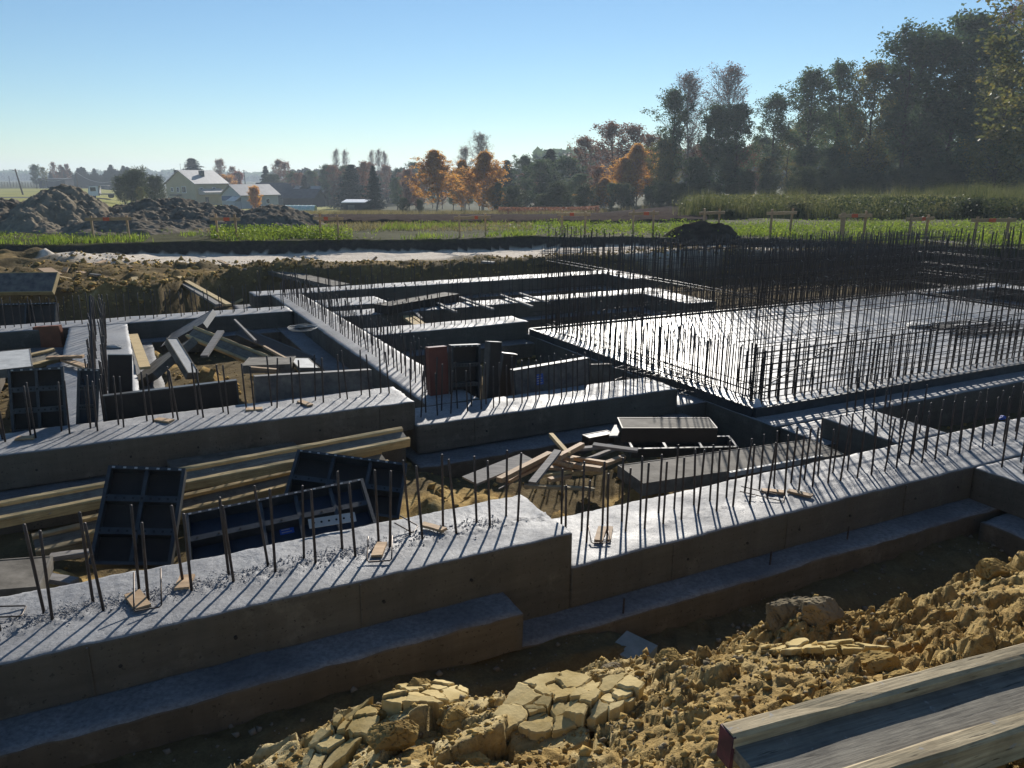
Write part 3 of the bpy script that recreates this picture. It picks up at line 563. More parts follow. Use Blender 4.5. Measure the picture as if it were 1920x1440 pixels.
cage('rear steel cage behind the slab, many tied cross bars', (5.9, 10.55), (14.6, 10.55), 2.34, 1.33, 0.1, 0.18, False, [0.1, 0.28, 0.46, 0.64, 0.82, 1.0, 1.2])
cage('right steel cage at the far end of the slab', (14.45, 6.2), (14.45, 10.4), 2.34, 1.2, 0.13, 0.18, False, [0.1, 0.3, 0.5, 0.7, 0.9, 1.1])
cage('steel cage close behind the rear one, in the dark pit', (10.2, 11.35), (17.4, 11.35), 2.75, 1.35, 0.09, 0.16, False, [0.15, 0.35, 0.55, 0.75, 0.95, 1.15])
cage('steel cage at the foot of the rear pit bank at the right', (11.2, 14.9), (21.0, 14.9), 2.75, 1.3, 0.15, 0.2, False, [0.3, 0.55, 0.8, 1.05])
cage('farthest steel cage standing in the dark pit behind the slab', (10.9, 13.6), (20.5, 13.6), 2.75, 1.35, 0.15, 0.2, False, [0.3, 0.6, 0.9, 1.2])
cage('steel cage between the slab and the rearmost footing', (9.9, 12.0), (17.5, 12.0), 2.75, 1.5, 0.14, 0.2, False, [0.2, 0.4, 0.6, 0.8, 1.0, 1.2, 1.4])
# ---------------------------------------------------------------- formwork panels, beams, timber
def PB(u, v, b):
    """where a survey ray meets the upright plane b = const of the building grid"""
    w = W(u, v, D=1.0) - Vector((0, 0, CAMZ)); t = b / (BX[0] * w.x + BX[1] * w.y)
    return Vector((0, 0, CAMZ)) + w * t
def frame_of(p0, p1, p2):
    X = (p1 - p0); w = X.length; X.normalize(); Y = (p2 - p0); Y = Y - X * Y.dot(X); h = Y.length; Y.normalize(); Nn = X.cross(Y)
    m = Matrix((X, Y, Nn)).transposed().to_4x4(); m.translation = p0; return m, w, h
def panel(label, p0, p1, p2, thick=0.09, ribs=True, sheet='panel_film', steel='panel_steel', nx_=2, ny_=2, sticker=None, group='formwork panels lying and leaning about', holes=False):
    m, w, h = frame_of(Vector(p0), Vector(p1), Vector(p2)); t = thing('formwork_panel', label, 'formwork panel', group=group); t.matrix_world = m
    sz0, sz1 = (-thick, -thick + 0.016) if ribs else (-0.016, 0.0)
    mb = MB(); mb.box(0.006, w - 0.006, 0.006, h - 0.006, sz0 + (0.001 if ribs else 0), sz1 - 0.001); mb.build('sheet', M[sheet], t)
    zt = 0.0 if ribs else 0.003; zb = -thick; rw = 0.012 if not ribs else 0.022
    for (a, b, c, d) in ((0, w, 0, rw), (0, w, h - rw, h), (0, rw, rw, h - rw), (w - rw, w, rw, h - rw)):
        mb = MB(); mb.box(a, b, c, d, zb - 0.002, zt); mb.build('frame_rail', M[steel], t)
    if ribs:
        for i in range(1, nx_):
            x = w * i / nx_; mb = MB(); mb.box(x - 0.012, x + 0.012, rw, h - rw, sz1, -0.012); mb.build('rib', M[steel], t)
        for j in range(1, ny_):
            y = h * j / ny_; mb = MB()
            for i in range(nx_):
                x0 = w * i / nx_ + (rw if i == 0 else 0.012); x1 = w * (i + 1) / nx_ - (rw if i == nx_ - 1 else 0.012); mb.box(x0, x1, y - 0.022, y + 0.022, sz1, -0.008)
            mb.build('rib', M['panel_steel'], t)
            mb = MB(); k = 9
            for i in range(k):
                x = w * (i + 0.5) / k; mb.box(x - 0.007, x + 0.007, y - 0.007, y + 0.007, -0.008, -0.0055)
            tag(mb.build('bolt_hole', M['tyre'], t), kind='stuff')
        mb = MB(); k = max(4, int(w / 0.06))
        for i in range(k):
            x = w * (i + 0.5) / k; mb.box(x - 0.009, x + 0.009, h - 0.018, h - 0.006, 0.0, 0.002)
        tag(mb.build('rail_slot', M['dusty_metal'], t), kind='stuff')
    if sticker:
        sx, sy, sw, sh = sticker; z0 = sz1 + 0.001 if ribs else 0.001
        mb = MB(); mb.box(sx * w, sx * w + sw, sy * h, sy * h + sh, z0 - 0.001, z0 + 0.001); s = mb.build('sticker', M['sticker_blue'], t)
        mb = MB()
        for r_ in range(4): mb.box(sx * w + sw * .12, sx * w + sw * (0.85 - 0.13 * (r_ % 2)), sy * h + sh * (0.12 + 0.22 * r_), sy * h + sh * (0.2 + 0.22 * r_), z0 + 0.001, z0 + 0.0015)
        mb.build('print_lines', M['dusty_metal'], s)
    return t
def ibeam(label, p, q, side, group='yellow timber formwork beams', h=0.2, fw=0.08, ft=0.04, flange='wood_weathered', end=None, web='web_wood'):
    p = Vector(p); q = Vector(q); X = (q - p); L = X.length; X.normalize(); Y = Vector(side); Y = (Y - X * Y.dot(X)).normalized(); Z = X.cross(Y)
    m = Matrix((X, Y, Z)).transposed().to_4x4(); m.translation = p; t = thing('timber_beam', label, 'timber beam', group=group); t.matrix_world = m
    def bev(y0, y1, z0, z1, x0=0.0, x1=L, c=0.006, wob=0.0015):
        mb = MB(); n = max(2, int(L / 0.12)); xs = [x0 + (x1 - x0) * i / n for i in range(n + 1)]
        prof = [(y0 + c, z0), (y1 - c, z0), (y1, z0 + c), (y1, z1 - c), (y1 - c, z1), (y0 + c, z1), (y0, z1 - c), (y0, z0 + c)]; vs = []
        for i, x in enumerate(xs):
            for (y, z) in prof: vs.append((x, y + random.gauss(0, wob), z + random.gauss(0, wob)))
        fs = []
        for i in range(n):
            for k in range(8): fs.append((i * 8 + k, i * 8 + (k + 1) % 8, (i + 1) * 8 + (k + 1) % 8, (i + 1) * 8 + k))
        fs.append(tuple(range(8))[::-1]); fs.append(tuple(n * 8 + k for k in range(8))); mb.add(vs, fs); return mb
    for y0 in (0, h - ft): 
        f = bev(y0, y0 + ft, -fw / 2, fw / 2).build('flange', M[flange], t)
        if end: 
            mb = MB(); mb.box(-0.003, 0.005, y0 - 0.0, y0 + ft + 0.0, -fw / 2 + .004, fw / 2 - .004); mb.build('painted_end', M['red_paint'], f)
    mb = MB(); mb.box(0.004, L - 0.004, ft - 0.01, h - ft + 0.01, -0.0135, 0.0135); mb.build('web', M[web], t)
    return t
def plank(label, p, q, w=0.08, h=0.03, mat='wood_raw', up=(0, 0, 1), name='plank', group=None, cat='timber plank', parent=None, bow=0.0):
    p = Vector(p); q = Vector(q); c = (p + q) / 2; mb = MB(); d = (q - p); L = d.length; d.normalize(); sd = d.cross(Vector(up)).normalized(); u = sd.cross(d)
    n = 5; vs = []
    for i in range(n + 1):
        t_ = i / n; o = Vector((0, 0, 0)) + d * (L * (t_ - 0.5)) + u * (bow * math.sin(math.pi * t_) + random.gauss(0, 0.0008)); k = 1 + random.gauss(0, 0.012)
        for (a, b) in ((-1, -1), (1, -1), (1, 1), (-1, 1)): vs.append(o + sd * (a * w / 2 * k) + u * (b * h / 2) + d * (random.uniform(-.006, .006) if i in (0, n) else 0))
    fs = [(i * 4 + k, i * 4 + (k + 1) % 4, (i + 1) * 4 + (k + 1) % 4, (i + 1) * 4 + k) for i in range(n) for k in range(4)] + [(3, 2, 1, 0), tuple(n * 4 + k for k in range(4))]
    mb.add(vs, fs); 
    me = mb.mesh(name); me.materials.append(M[mat]); o = link(name, me, None, parent, loc=c)
    if parent is None: tag(o, label, cat, group)
    return o

# foreground beam
b0 = W(1352, 1352, H=1.0); b1 = W(1922, 1198, H=1.0); dirb = (b1 - b0).normalized(); sideb = Vector((dirb.y, -dirb.x, 0))
o = ibeam('big weathered timber beam with a red painted end in the near right corner', b0 + Vector((0, 0, -0.04)), b0 + dirb * 2.45 + Vector((0, 0, -0.045)), sideb + Vector((0, 0, -0.06)), end=True)
for (fx, fy) in ((0.33, 0.45), (0.78, 0.35), (0.13, 0.8), (1.15, 0.6)):
    mb = MB(); n = 10; vs = [(fx + 0.014 * math.cos(k * .628), 0.04 + 0.12 * fy + 0.007 * math.sin(k * .628), 0.0142) for k in range(n)]; mb.add(vs, [tuple(range(n))]); mb.build('knot', M['bark'], o)
mb = MB(); mb.box(0.03, 0.11, 0.06, 0.15, 0.0138, 0.0143); mb.build('paint_stain', M['red_paint'], o)
toV = Vector((0.15, -1, -0.3))
ibeam('long yellow timber beam lying over the others in the near left cell', W(-80, 962, H=2.12), W(752, 806, H=2.05), toV, flange='wood_yellow')
ibeam('yellow timber beam crossing under the long one, its end near the tilted dark panel', W(150, 978, H=2.34), W(712, 848, H=2.26), toV, flange='wood_yellow')
ibeam('grey timber beam stub low in shade behind the tilted ribbed panel', W(60, 1008, H=2.42), W(330, 948, H=2.42), toV)
ibeam('pale timber beam leaning down to the right in the left rear cell', W(368, 614, D=11.2), W(560, 690, D=9.5), Vector((-0.4, -0.6, -0.6)), flange='wood_yellow')
ibeam('yellow timber beam lying by the white sheet at the left edge', W(32, 672, H=2.15), W(98, 656, H=2.15), toV, flange='wood_yellow')
# near left cell
panel('ribbed dark panel leaning back upright behind the nearest bars at the left', W(165, 1058, D=4.4), W(320, 1060, D=4.5), W(204, 872, D=4.85), nx_=2, ny_=3)
panel('ribbed dark panel leaning beside the sunny soil, left end on the beams', W(527, 945, D=5.15), W(748, 972, D=5.2), W(541, 840, D=5.6), nx_=3, ny_=2)
panel('long low bluish panel with a blue sticker along the near footing', W(352, 1062, D=4.35), W(708, 984, D=4.75), W(350, 962, D=4.75), nx_=5, ny_=2, sticker=(0.48, 0.35, 0.09, 0.10), sheet='panel_blue')
panel('pale board with a lit corner at the left frame edge behind the bars', W(-70, 1112, H=2.05), W(75, 1100, H=2.08), W(-40, 1052, H=2.05), ribs=False, sheet='panel_worn', steel='panel_worn', thick=0.08)
panel('grey board lying flat under the long yellow beam', W(322, 880, H=2.22), W(560, 838, H=2.22), W(322, 858, H=2.22), ribs=False, sheet='panel_worn', steel='panel_worn', thick=0.05)
t = thing('perforated_profile', 'pale perforated steel profile sticking over the edge of the near footing', 'steel profile', W(580, 990, H=1.97)); q = W(668, 976, H=1.97) - t.location; t.rotation_euler = (R(40), 0, math.atan2(q.y, q.x))
mb = MB(); mb.box(0, q.length, -0.005, 0.055, 0, 0.004); mb.build('flat_bar', M['dusty_metal'], t)
for k in range(6):
    mb = MB(); mb.tube([(0.03 + k * q.length / 6.3, 0.025, 0.002), (0.03 + k * q.length / 6.3, 0.025, 0.0055)], 0.007, 8); mb.build('hole', M['tyre'], t)
for (a, b, c, l) in (((92, 1045), (168, 1036), 2.4, 'pale plank end seen under the ribbed panel at the left'), ((85, 1082), (140, 1092), 2.36, 'dark plank under the pale board corner at the left')): plank(l, W(*a, H=c), W(*b, H=c), 0.07, 0.03, 'wood_grey')
# row standing behind the second footing, left
def bpanel(label, tl, tr, bl, b, lean=0.0, **k): return panel(label, PB(*bl, b - lean), PB(tr[0] + (bl[0] - tl[0]), bl[1] + (tr[1] - tl[1]), b - lean), PB(*tl, b), **k)
bpanel('wide ribbed dark panel standing leftmost behind the second footing', (15, 692), (120, 684), (22, 812), 7.62, 0.12, nx_=2, ny_=3)
bpanel('narrow blue backed panel standing between the bars of the second footing', (134, 690), (176, 690), (142, 800), 7.5, 0.1, sheet='panel_blue', nx_=1, ny_=3)
bpanel('brown upright panel with a pale right edge near the long bar row', (204, 665), (250, 664), (203, 748), 8.0, 0.05, ribs=False, nx_=2, ny_=2, thick=0.1)
bpanel('long low dark panel lying on edge behind the second footing, left part', (200, 742), (450, 709), (200, 795), 7.52, 0.02, ribs=False, sheet='panel_film')
bpanel('stained grey panel lying on edge behind the second footing, right part', (476, 706), (694, 690), (480, 760), 7.45, 0.02, ribs=False, sheet='panel_stained', steel='panel_stained')
# middle cell
bpanel('reddish upright panel, leftmost of the dark group in the middle cell', (804, 652), (838, 648), (808, 760), 7.5, 0.05, ribs=False, sheet='panel_red', steel='panel_red')
bpanel('black ribbed upright panel next to the reddish panel', (840, 648), (894, 644), (846, 760), 7.52, 0.05, nx_=1, ny_=3)
bpanel('narrow dark upright panel with a pale top edge, right of the black one', (907, 640), (930, 640), (912, 755), 7.55, 0.08, ribs=False, thick=0.12)
bpanel('short dark panel standing behind the narrow one', (928, 660), (955, 662), (930, 750), 7.9, 0.02, ribs=False)
bpanel('long stained panel with a blue mark on edge behind the lower second footing', (966, 694), (1105, 668), (967, 758), 7.35, 0.02, ribs=False, sheet='panel_stained', sticker=(0.28, 0.45, 0.09, 0.12))
bpanel('grey concrete smeared panel end beside the wire truss', (1108, 684), (1146, 682), (1108, 726), 7.6, 0.02, ribs=False, sheet='panel_worn', steel='panel_worn')
# left rear cell pile
panel('dark panel lying against the rear footing, raised edge to the right', W(300, 652, D=11.6), W(381, 606, D=11.6), W(294, 640, D=12.2), ribs=False, sheet='panel_stained')
panel('pale grey panel sloping down to the left in the left rear cell', W(286, 699, D=9.0), W(362, 632, D=9.6), W(312, 657, D=10.3), ribs=False, sheet='panel_worn', steel='panel_worn')
panel('white dusted narrow panel standing at the crossing of the beams', W(352, 700, D=8.9), W(374, 699, D=9.0), W(364, 633, D=9.6), ribs=False, sheet='dusty_metal', steel='panel_worn')
panel('long dark panel on edge leaning down to the right in the left rear cell', W(440, 626, D=11.4), W(574, 684, D=9.6), W(445, 609, D=11.6), ribs=False, sheet='panel_film', thick=0.05)
panel('pale flat panel low in the left rear cell', W(452, 686, D=8.7), W(546, 683, D=8.8), W(441, 671, D=9.3), ribs=False, sheet='panel_worn', steel='panel_worn')
panel('bright strip panel between the pale flat panel and the striped footing', W(560, 690, D=8.7), W(600, 690, D=8.8), W(538, 671, D=9.3), ribs=False, sheet='dusty_metal', steel='panel_worn', thick=0.03)
for (a, da, b, db, w, mt, l) in (((383, 668), 9.6, (414, 621), 10.4, 0.09, 'wood_grey', 'short grey plank leaning against the pale beam'), ((440, 600), 12, (480, 640), 10.6, 0.03, 'wood_grey', 'thin grey lath above the long dark panel'),
        ((470, 690), 8.6, (520, 694), 8.6, 0.05, 'wood_raw', 'small raw plank under the pale flat panel'), ((495, 650), 9.9, (560, 686), 9.0, 0.03, 'wood_raw', 'thin raw lath beside the pale beam'), ((250, 628), 11.5, (272, 690), 9.0, 0.12, 'wood_yellow', 'broad sunny board standing along the left cross footing')):
    plank(l, W(*a, D=da), W(*b, D=db), w, 0.03, mt)
# left edge
panel('big dark panel with a pale rim standing at the left edge', W(-70, 640, D=12.6), W(103, 636, D=12.6), W(-70, 571, D=12.8), nx_=3, ny_=1)
panel('orange box like panel low under the big dark panel', W(70, 655, D=11.6), W(118, 652, D=11.6), W(70, 613, D=11.6), ribs=False, sheet='panel_orange', steel='panel_orange')
panel('white dusted sheet lying at the left edge before the orange panel', W(-60, 700, H=2.02), W(62, 687, H=2.02), W(-75, 666, H=2.02), ribs=False, sheet='dusty_metal', steel='panel_worn')
panel('bluish grey panel standing on the earth bank at the far left', W(-60, 549, D=14.2), W(98, 547, D=14.3), W(-60, 512, D=14.5), ribs=False, sheet='panel_stained', steel='wood_yellow')
plank('thin plank laid on the cross footing at the left', W(88, 671, H=2.12), W(156, 668, H=2.12), 0.08, 0.03)
plank('second thin plank under the first on the left cross footing', W(120, 674, H=2.16), W(166, 690, H=2.16), 0.09, 0.03)
# rear bank
panel('grey panel laid as a ramp from the earth bank down to the rear footing', W(625, 536, D=16.6), W(656, 532, D=16.9), W(546, 488, D=20.3), ribs=False, sheet='panel_worn', steel='panel_worn')
panel('pale panel lying flat over the middle footings, right of the striped footing', W(729, 574, H=2.08), W(861, 551, H=2.08), W(726, 566, H=2.08), ribs=False, sheet='panel_worn', steel='panel_film', thick=0.14)
def dplank(l, a, da, b, db, w=0.09, h=0.03, mt='wood_raw', **k): return plank(l, W(*a, D=da), W(*b, D=db), w, h, mt, **k)
dplank('long raw plank leaning down the pit bank, upper one of the pair', (318, 510), 17.6, (429, 572), 14.0, 0.1, 0.04, 'wood_yellow')
dplank('long weathered plank leaning down the pit bank, lower one of the pair', (330, 524), 16.9, (410, 572), 14.0, 0.1, 0.04, 'wood_grey')
dplank('plank lying on the brown dirt of the bank at the left', (146, 510), 17.0, (188, 518), 16.3, 0.12, 0.04)
dplank('thin plank sticking over the edge of the left bank', (188, 519), 16.3, (222, 527), 15.8, 0.06, 0.03)
dplank('short board standing in the dirt beside the bluish grey panel', (84, 504), 16.6, (104, 516), 15.9, 0.25, 0.04)
dplank('raw board lying flat on the bank left of the ramp panel', (262, 500), 18.6, (284, 497), 19, 0.3, 0.04)
dplank('small board on the bank above the pair of planks', (280, 506), 18.2, (312, 511), 17.6, 0.1, 0.04)
dplank('small upright offcut in the dirt under the bank edge', (252, 521), 16, (255, 532), 15.6, 0.12, 0.05, 'wood_yellow')
dplank('plank poking up from the dark dirt of the rear bank', (698, 490), 19.5, (706, 482), 19.6, 0.06, 0.04)
dplank('pale boards end on the rear bank beside the earth mound', (905, 491), 19.5, (926, 493), 19.4, 0.16, 0.05, 'wood_grey')
t = tag(MB().build('plastic_pipe', M['white_plastic']), 'short white plastic pipe lying on the dirt bank', 'plastic pipe'); bpy.data.objects.remove(t)
mb = MB(); a = W(232, 502, D=18); b = W(251, 509, D=17.4); mb.tube([a, b], 0.07, 10); tag(mb.build('plastic_pipe', M['white_plastic'], smooth=True), 'short white plastic pipe lying on the dirt bank', 'plastic pipe')
for k in range(16):
    u, v = random.uniform(110, 470), random.uniform(500, 536); p = W(u, v, H=2.1); p.z = gz(p.x, p.y) + .05; a_ = random.uniform(0, 3.1); L_ = random.uniform(.12, .45); q = p + Vector((math.cos(a_) * L_, math.sin(a_) * L_, random.uniform(-.03, .08)))
    plank('small scrap of timber in the dug earth of the left bank', p, q, random.uniform(.05, .12), .03, random.choice(['wood_raw', 'wood_grey', 'wood_yellow']), name='timber_scrap', cat='timber scrap', group='small timber scraps on the left bank')
zL = dict(H=2.17)
for (a, b, w, l) in (((808, 562), (855, 585), 0.05, 'thin lath lying across the middle footing, leftmost of four'), ((861, 557), (924, 580), 0.06, 'thin lath lying across the middle footing, second of four from the left'),
        ((939, 553), (998, 575), 0.05, 'thin lath lying across the middle footing, third of four from the left'), ((974, 550), (1030, 568), 0.05, 'thin lath lying across the middle footing, rightmost of four')):
    plank(l, W(*a, **zL), W(*b, **zL), w, 0.03, 'wood_grey')
plank('sunny plank leaning behind the stub footing, left of the pair', W(755, 590, H=2.3), W(782, 610, H=2.3), 0.12, 0.04, 'wood_yellow')
plank('sunny plank leaning behind the stub footing, right of the pair', W(766, 588, H=2.3), W(795, 609, H=2.3), 0.06, 0.04, 'wood_yellow')
plank('plank lying along the foot of the wall behind the stub footing', W(700, 612, H=2.45), W(762, 605, H=2.45), 0.12, 0.04)
plank('plank leaning over the end of the middle footing', W(762, 566, H=2.15), W(790, 598, H=2.3), 0.05, 0.03, 'wood_grey')
# near right cell
panel('thick dark panel with a pale flat top near the slab corner', W(1166, 803, H=2.16), W(1346, 803, H=2.16), W(1138, 783, H=2.16), ribs=False, sheet='panel_worn', steel='panel_film', thick=0.13)
panel('second dark panel under the thick one, tilted to the right', W(1185, 842, H=2.42), W(1385, 838, H=2.45), W(1170, 820, H=2.38), ribs=True, nx_=3, ny_=1, sheet='panel_film', thick=0.09)
panel('white topped small panel on the timber pile', W(1105, 822, H=2.25), W(1152, 813, H=2.25), W(1078, 818, H=2.25), ribs=False, sheet='dusty_metal', steel='panel_film', thick=0.08)
panel('long grey panel lying flat right behind the near footing', W(1206, 907, H=2.27), W(1584, 852, H=2.27), W(1190, 868, H=2.27), ribs=False, sheet='panel_worn', steel='panel_worn', thick=0.1)
t = thing('perforated_profile', 'bright perforated steel strip lying in shade along the near footing', 'steel profile', W(1367, 894, H=2.3)); q = W(1540, 862, H=2.3) - t.location; t.rotation_euler = (0, 0, math.atan2(q.y, q.x))
mb = MB(); mb.box(0, q.length, -0.012, 0.016, 0, 0.04); mb.build('flat_bar', M['dusty_metal'], t)
for k in range(16):
    mb = MB(); mb.box(0.02 + k * q.length / 16.3, 0.035 + k * q.length / 16.3, -0.003, 0.007, 0.0402, 0.041); mb.build('hole', M['tyre'], t)
G2 = 'timber in the scrap pile of the near right cell'
PILE = [((880, 902), (990, 858), 2.3, 0.16, 0.025, 'wood_grey', 'wide grey board striped by bar shadows at the left of the timber pile'),
 ((936, 900), (1032, 851), 2.26, 0.08, 0.05, 'wood_raw', 'reddish plank beside the wide grey board, jagged upper edge'), ((950, 902), (1020, 868), 2.33, 0.09, 0.03, 'wood_raw', 'plank partly under the jagged reddish plank'),
 ((998, 906), (1046, 846), 2.18, 0.08, 0.03, 'wood_grey', 'dark weathered plank crossing over the middle of the pile'), ((1033, 815), (1066, 852), 2.2, 0.05, 0.04, 'wood_yellow', 'stick poking up behind the pile'),
 ((1046, 858), (1092, 834), 2.2, 0.06, 0.05, 'wood_raw', 'split plank pointing up right on top of the pile'), ((1044, 853), (1072, 862), 2.24, 0.05, 0.04, 'wood_raw', 'short sunny offcut, topmost of the middle stack'),
 ((1036, 862), (1072, 873), 2.28, 0.06, 0.04, 'wood_raw', 'short sunny offcut, second of the middle stack'), ((1038, 868), (1128, 880), 2.31, 0.06, 0.05, 'wood_raw', 'reddish plank running right from the middle stack'),
 ((1012, 893), (1070, 884), 2.36, 0.06, 0.03, 'wood_yellow', 'flat sunny plank at the foot of the pile'), ((1070, 888), (1130, 884), 2.38, 0.06, 0.04, 'wood_yellow', 'olive plank continuing right at the foot of the pile'),
 ((1030, 900), (1068, 892), 2.37, 0.06, 0.04, 'wood_raw', 'short brick shaped offcut in front of the pile'), ((983, 911), (1114, 917), 2.4, 0.07, 0.03, 'wood_weathered', 'long weathered plank lying alone in front of the pile'),
 ((1072, 858), (1142, 870), 2.3, 0.06, 0.04, 'wood_raw', 'brown plank in shade at the right of the pile'), ((1134, 870), (1170, 856), 2.28, 0.05, 0.04, 'wood_raw', 'brown plank end angled up at the right of the pile'),
 ((1112, 834), (1196, 845), 2.2, 0.07, 0.03, 'wood_grey', 'grey plank with a white lit stretch behind the pile'), ((1080, 842), (1150, 836), 2.24, 0.07, 0.03, 'wood_grey', 'dark plank under the white topped panel'),
 ((1092, 866), (1150, 842), 2.3, 0.06, 0.03, 'wood_grey', 'dark plank crossing in shade right of the stack'), ((1022, 876), (1070, 880), 2.33, 0.07, 0.03, 'wood_raw', 'raw plank half hidden under the middle stack'),
 ((1150, 818), (1160, 798), 2.2, 0.1, 0.02, 'panel_stained', 'small dark board standing left of the thick dark panel'), ((935, 917), (962, 903), 2.36, 0.015, 0.012, 'wood_grey', 'bent twig like stick lying on the soil left of the pile')]
for (a, b, H_, w, h, mt, l) in PILE: plank(l, W(*a, H=H_ + .03 + random.uniform(-.02, .02)), W(*b, H=H_ + .03 + random.uniform(-.03, .03)), w * (.75 if w < .15 else 1), h * .8, mt, group=G2, up=(random.gauss(0, .15), random.gauss(0, .15), 1))
# offcuts used as spacers on the footings, with bent wire stirrups
def stirrup(label, c, w, l, ang, tilt=0.0):
    mb = MB(); pts = [(-w / 2, l, 0.03), (-w / 2, 0.01, 0), (-w / 2 + 0.01, 0, 0), (w / 2 - 0.01, 0, 0), (w / 2, 0.01, 0), (w / 2, l, 0.03)]; mb.tube(pts, 0.004, 6)
    o = mb.build('wire_stirrup', M['wire'], smooth=True, loc=c, rot=(tilt, 0, ang)); tag(o, label, 'wire stirrup', 'bent wire stirrups left on the footings')
OFF = [((248, 1112), (268, 1140), 1.985, 0.075, 'pale offcut with a wire lying across it on the near footing, leftmost'), ((340, 1104), (352, 1079), 1.985, 0.07, 'rough edged pale offcut on the near footing, second from the left'),
 ((706, 1043), (716, 1018), 1.985, 0.06, 'brown offcut held in a wire stirrup on the near footing'), ((792, 983), (833, 994), 1.975, 0.045, 'offcut lying across near the raised end of the near footing'),
 ((1122, 1015), (1130, 988), 2.205, 0.055, 'grey offcut in a wire stirrup on the glaring footing, near the step'), ((1141, 1014), (1145, 988), 2.21, 0.03, 'narrow offcut beside the grey one near the step'),
 ((1428, 919), (1470, 923), 2.2, 0.05, 'flat offcut lying lengthwise on the glaring footing, left of the pair'), ((1478, 920), (1522, 930), 2.2, 0.05, 'flat offcut lying lengthwise on the glaring footing, right of the pair'),
 ((462, 768), (492, 766), 1.985, 0.07, 'offcut on the second footing below the stained panel'), ((562, 752), (582, 760), 1.985, 0.06, 'reddish offcut on the second footing near its raised end'), ((292, 786), (322, 790), 1.985, 0.07, 'offcut on the second footing in its middle'),
 ((30, 822), (66, 820), 1.985, 0.07, 'offcut on the second footing at the left edge')]
for (a, b, H_, w, l) in OFF: plank(l, W(*a, H=H_), W(*b, H=H_), w, 0.016, 'wood_raw', name='board_offcut', cat='board offcut', group='board offcuts lying on the footings')
stirrup('wire stirrup round the brown offcut on the near footing', W(711, 1052, H=1.985), 0.13, 0.16, 0.1, 0.3)
stirrup('wire stirrup round the grey offcut near the step', W(1127, 1018, H=2.205), 0.12, 0.17, 0.05, 0.2)
stirrup('wire stirrup lying by the leftmost pale offcut', W(277, 1142, H=1.985), 0.12, 0.2, 0.35, 0.5)
stirrup('wire stirrup beside the offcut near the raised end', W(780, 992, H=1.98), 0.1, 0.12, 1.4, 0.2)
stirrup('wire stirrup lying under the pair of flat offcuts', W(1470, 935, H=2.21), 0.1, 0.3, 1.2, 0.0)
stirrup('wire stirrup lying flat at the far left end of the near footing', W(45, 1145, H=1.99), 0.1, 0.2, 1.9, 0.0)
# insulation board in the trench
m_, w_, h_ = frame_of(W(1141, 1216, H=2.54), W(1200, 1246, H=2.56), W(1208, 1198, H=2.54)); o = thing('insulation_board', 'pale green square insulation board lying in the near trench', 'insulation board'); o.matrix_world = m_
mb = MB(); mb.box(0, w_, 0, h_, -0.06, 0); bo = mb.build('board', M['foam_board'], o)
# wire trusses and stacked bars
def truss(label, p, q, w=0.16, h=0.14):
    p = Vector(p); q = Vector(q); t = thing('wire_truss', label, 'wire truss', p, 'lattice cages of thin bars'); d = q - p; L = d.length; t.rotation_euler = (0, 0, math.atan2(d.y, d.x))
    for (y, z) in ((0, 0), (w, 0), (0, h), (w, h)):
        mb = MB(); mb.tube([(0, y, z), (L, y, z + (q.z - p.z))], 0.006, 5); mb.build('long_bar', M['rebar'], t)
    n = int(L / 0.12)
    mb = MB(); mb.tube([(0, 0, 0), (0, w, 0), (0, w, h), (0, 0, h), (0, 0, 0)], 0.0045, 4); me = mb.mesh('link'); me.materials.append(M['rebar'])
    for i in range(n): link('link', me, None, t, loc=(i * L / n, 0, (q.z - p.z) * i / n), rot=(0, random.gauss(0, .06), random.gauss(0, .05)))
truss('lattice cage of bars lying between the second footing and the slab corner', W(1152, 712, H=2.3), W(1292, 742, H=2.3))
truss('lattice cage of bars lying along the left slab edge', W(1170, 672, H=2.3), W(1330, 728, H=2.3), 0.1, 0.08)
t = thing('bar_bundle', 'bundle of spare bars lying on the slab', 'steel bars', W(1760, 622, H=2.33)); q = W(1905, 610, H=2.33) - t.location; t.rotation_euler = (0, 0, math.atan2(q.y, q.x))
for k in range(26):
    mb = MB(); y = random.uniform(-.45, .45); x0 = random.uniform(-.2, .3); mb.tube([(x0, y, 0.008 + 0.012 * (k % 3)), (x0 + q.length * random.uniform(.75, 1), y + random.uniform(-.12, .12), 0.008 + 0.012 * (k % 3))], 0.007, 5); mb.build('loose_bar', M['rebar'], t)
def blob(name, label, cat, c, sx, sy, sz, mat, seed, group=None):
    import bmesh
    bm = bmesh.new(); bmesh.ops.create_icosphere(bm, subdivisions=5, radius=1.0); vs = np.array([v.co[:] for v in bm.verts]); g = np.random.default_rng(seed)
    n_ = g.normal(size=(22, 3)); n_ /= np.linalg.norm(n_, axis=1)[:, None]; o_ = g.uniform(0.62, 1.0, 22); dt = np.maximum(vs @ n_.T, 0.05); d = np.min(o_[None] / dt, 1); d = np.minimum(d, 1.25)
    P = vs * d[:, None]; f1, f2, _, _, cr = worley(P[:, 0] * 2.6 + P[:, 2] * 1.3 + seed, P[:, 1] * 2.6 - P[:, 2] * 1.9, seed)
    d = d * (1 - 0.13 * (1 - sstep(0, 0.10, f2 - f1)) + 0.10 * (cr - 0.5)) + 0.07 * fbm(P[:, 0] * 5 + seed, P[:, 1] * 5 + P[:, 2] * 4, seed, 4)
    for v, k in zip(bm.verts, d): v.co = Vector((v.co.x * k * sx, v.co.y * k * sy, v.co.z * k * sz))
    me = bpy.data.meshes.new(name); bm.to_mesh(me); bm.free(); return tag(link(name, me, M[mat], loc=c), label, cat, group)
blob('crumpled_bag', 'crumpled pale bag lying on the slab beside the spare bars', 'plastic bag', W(1725, 610, H=2.31), 0.28, 0.16, 0.05, 'dusty_metal', 3)
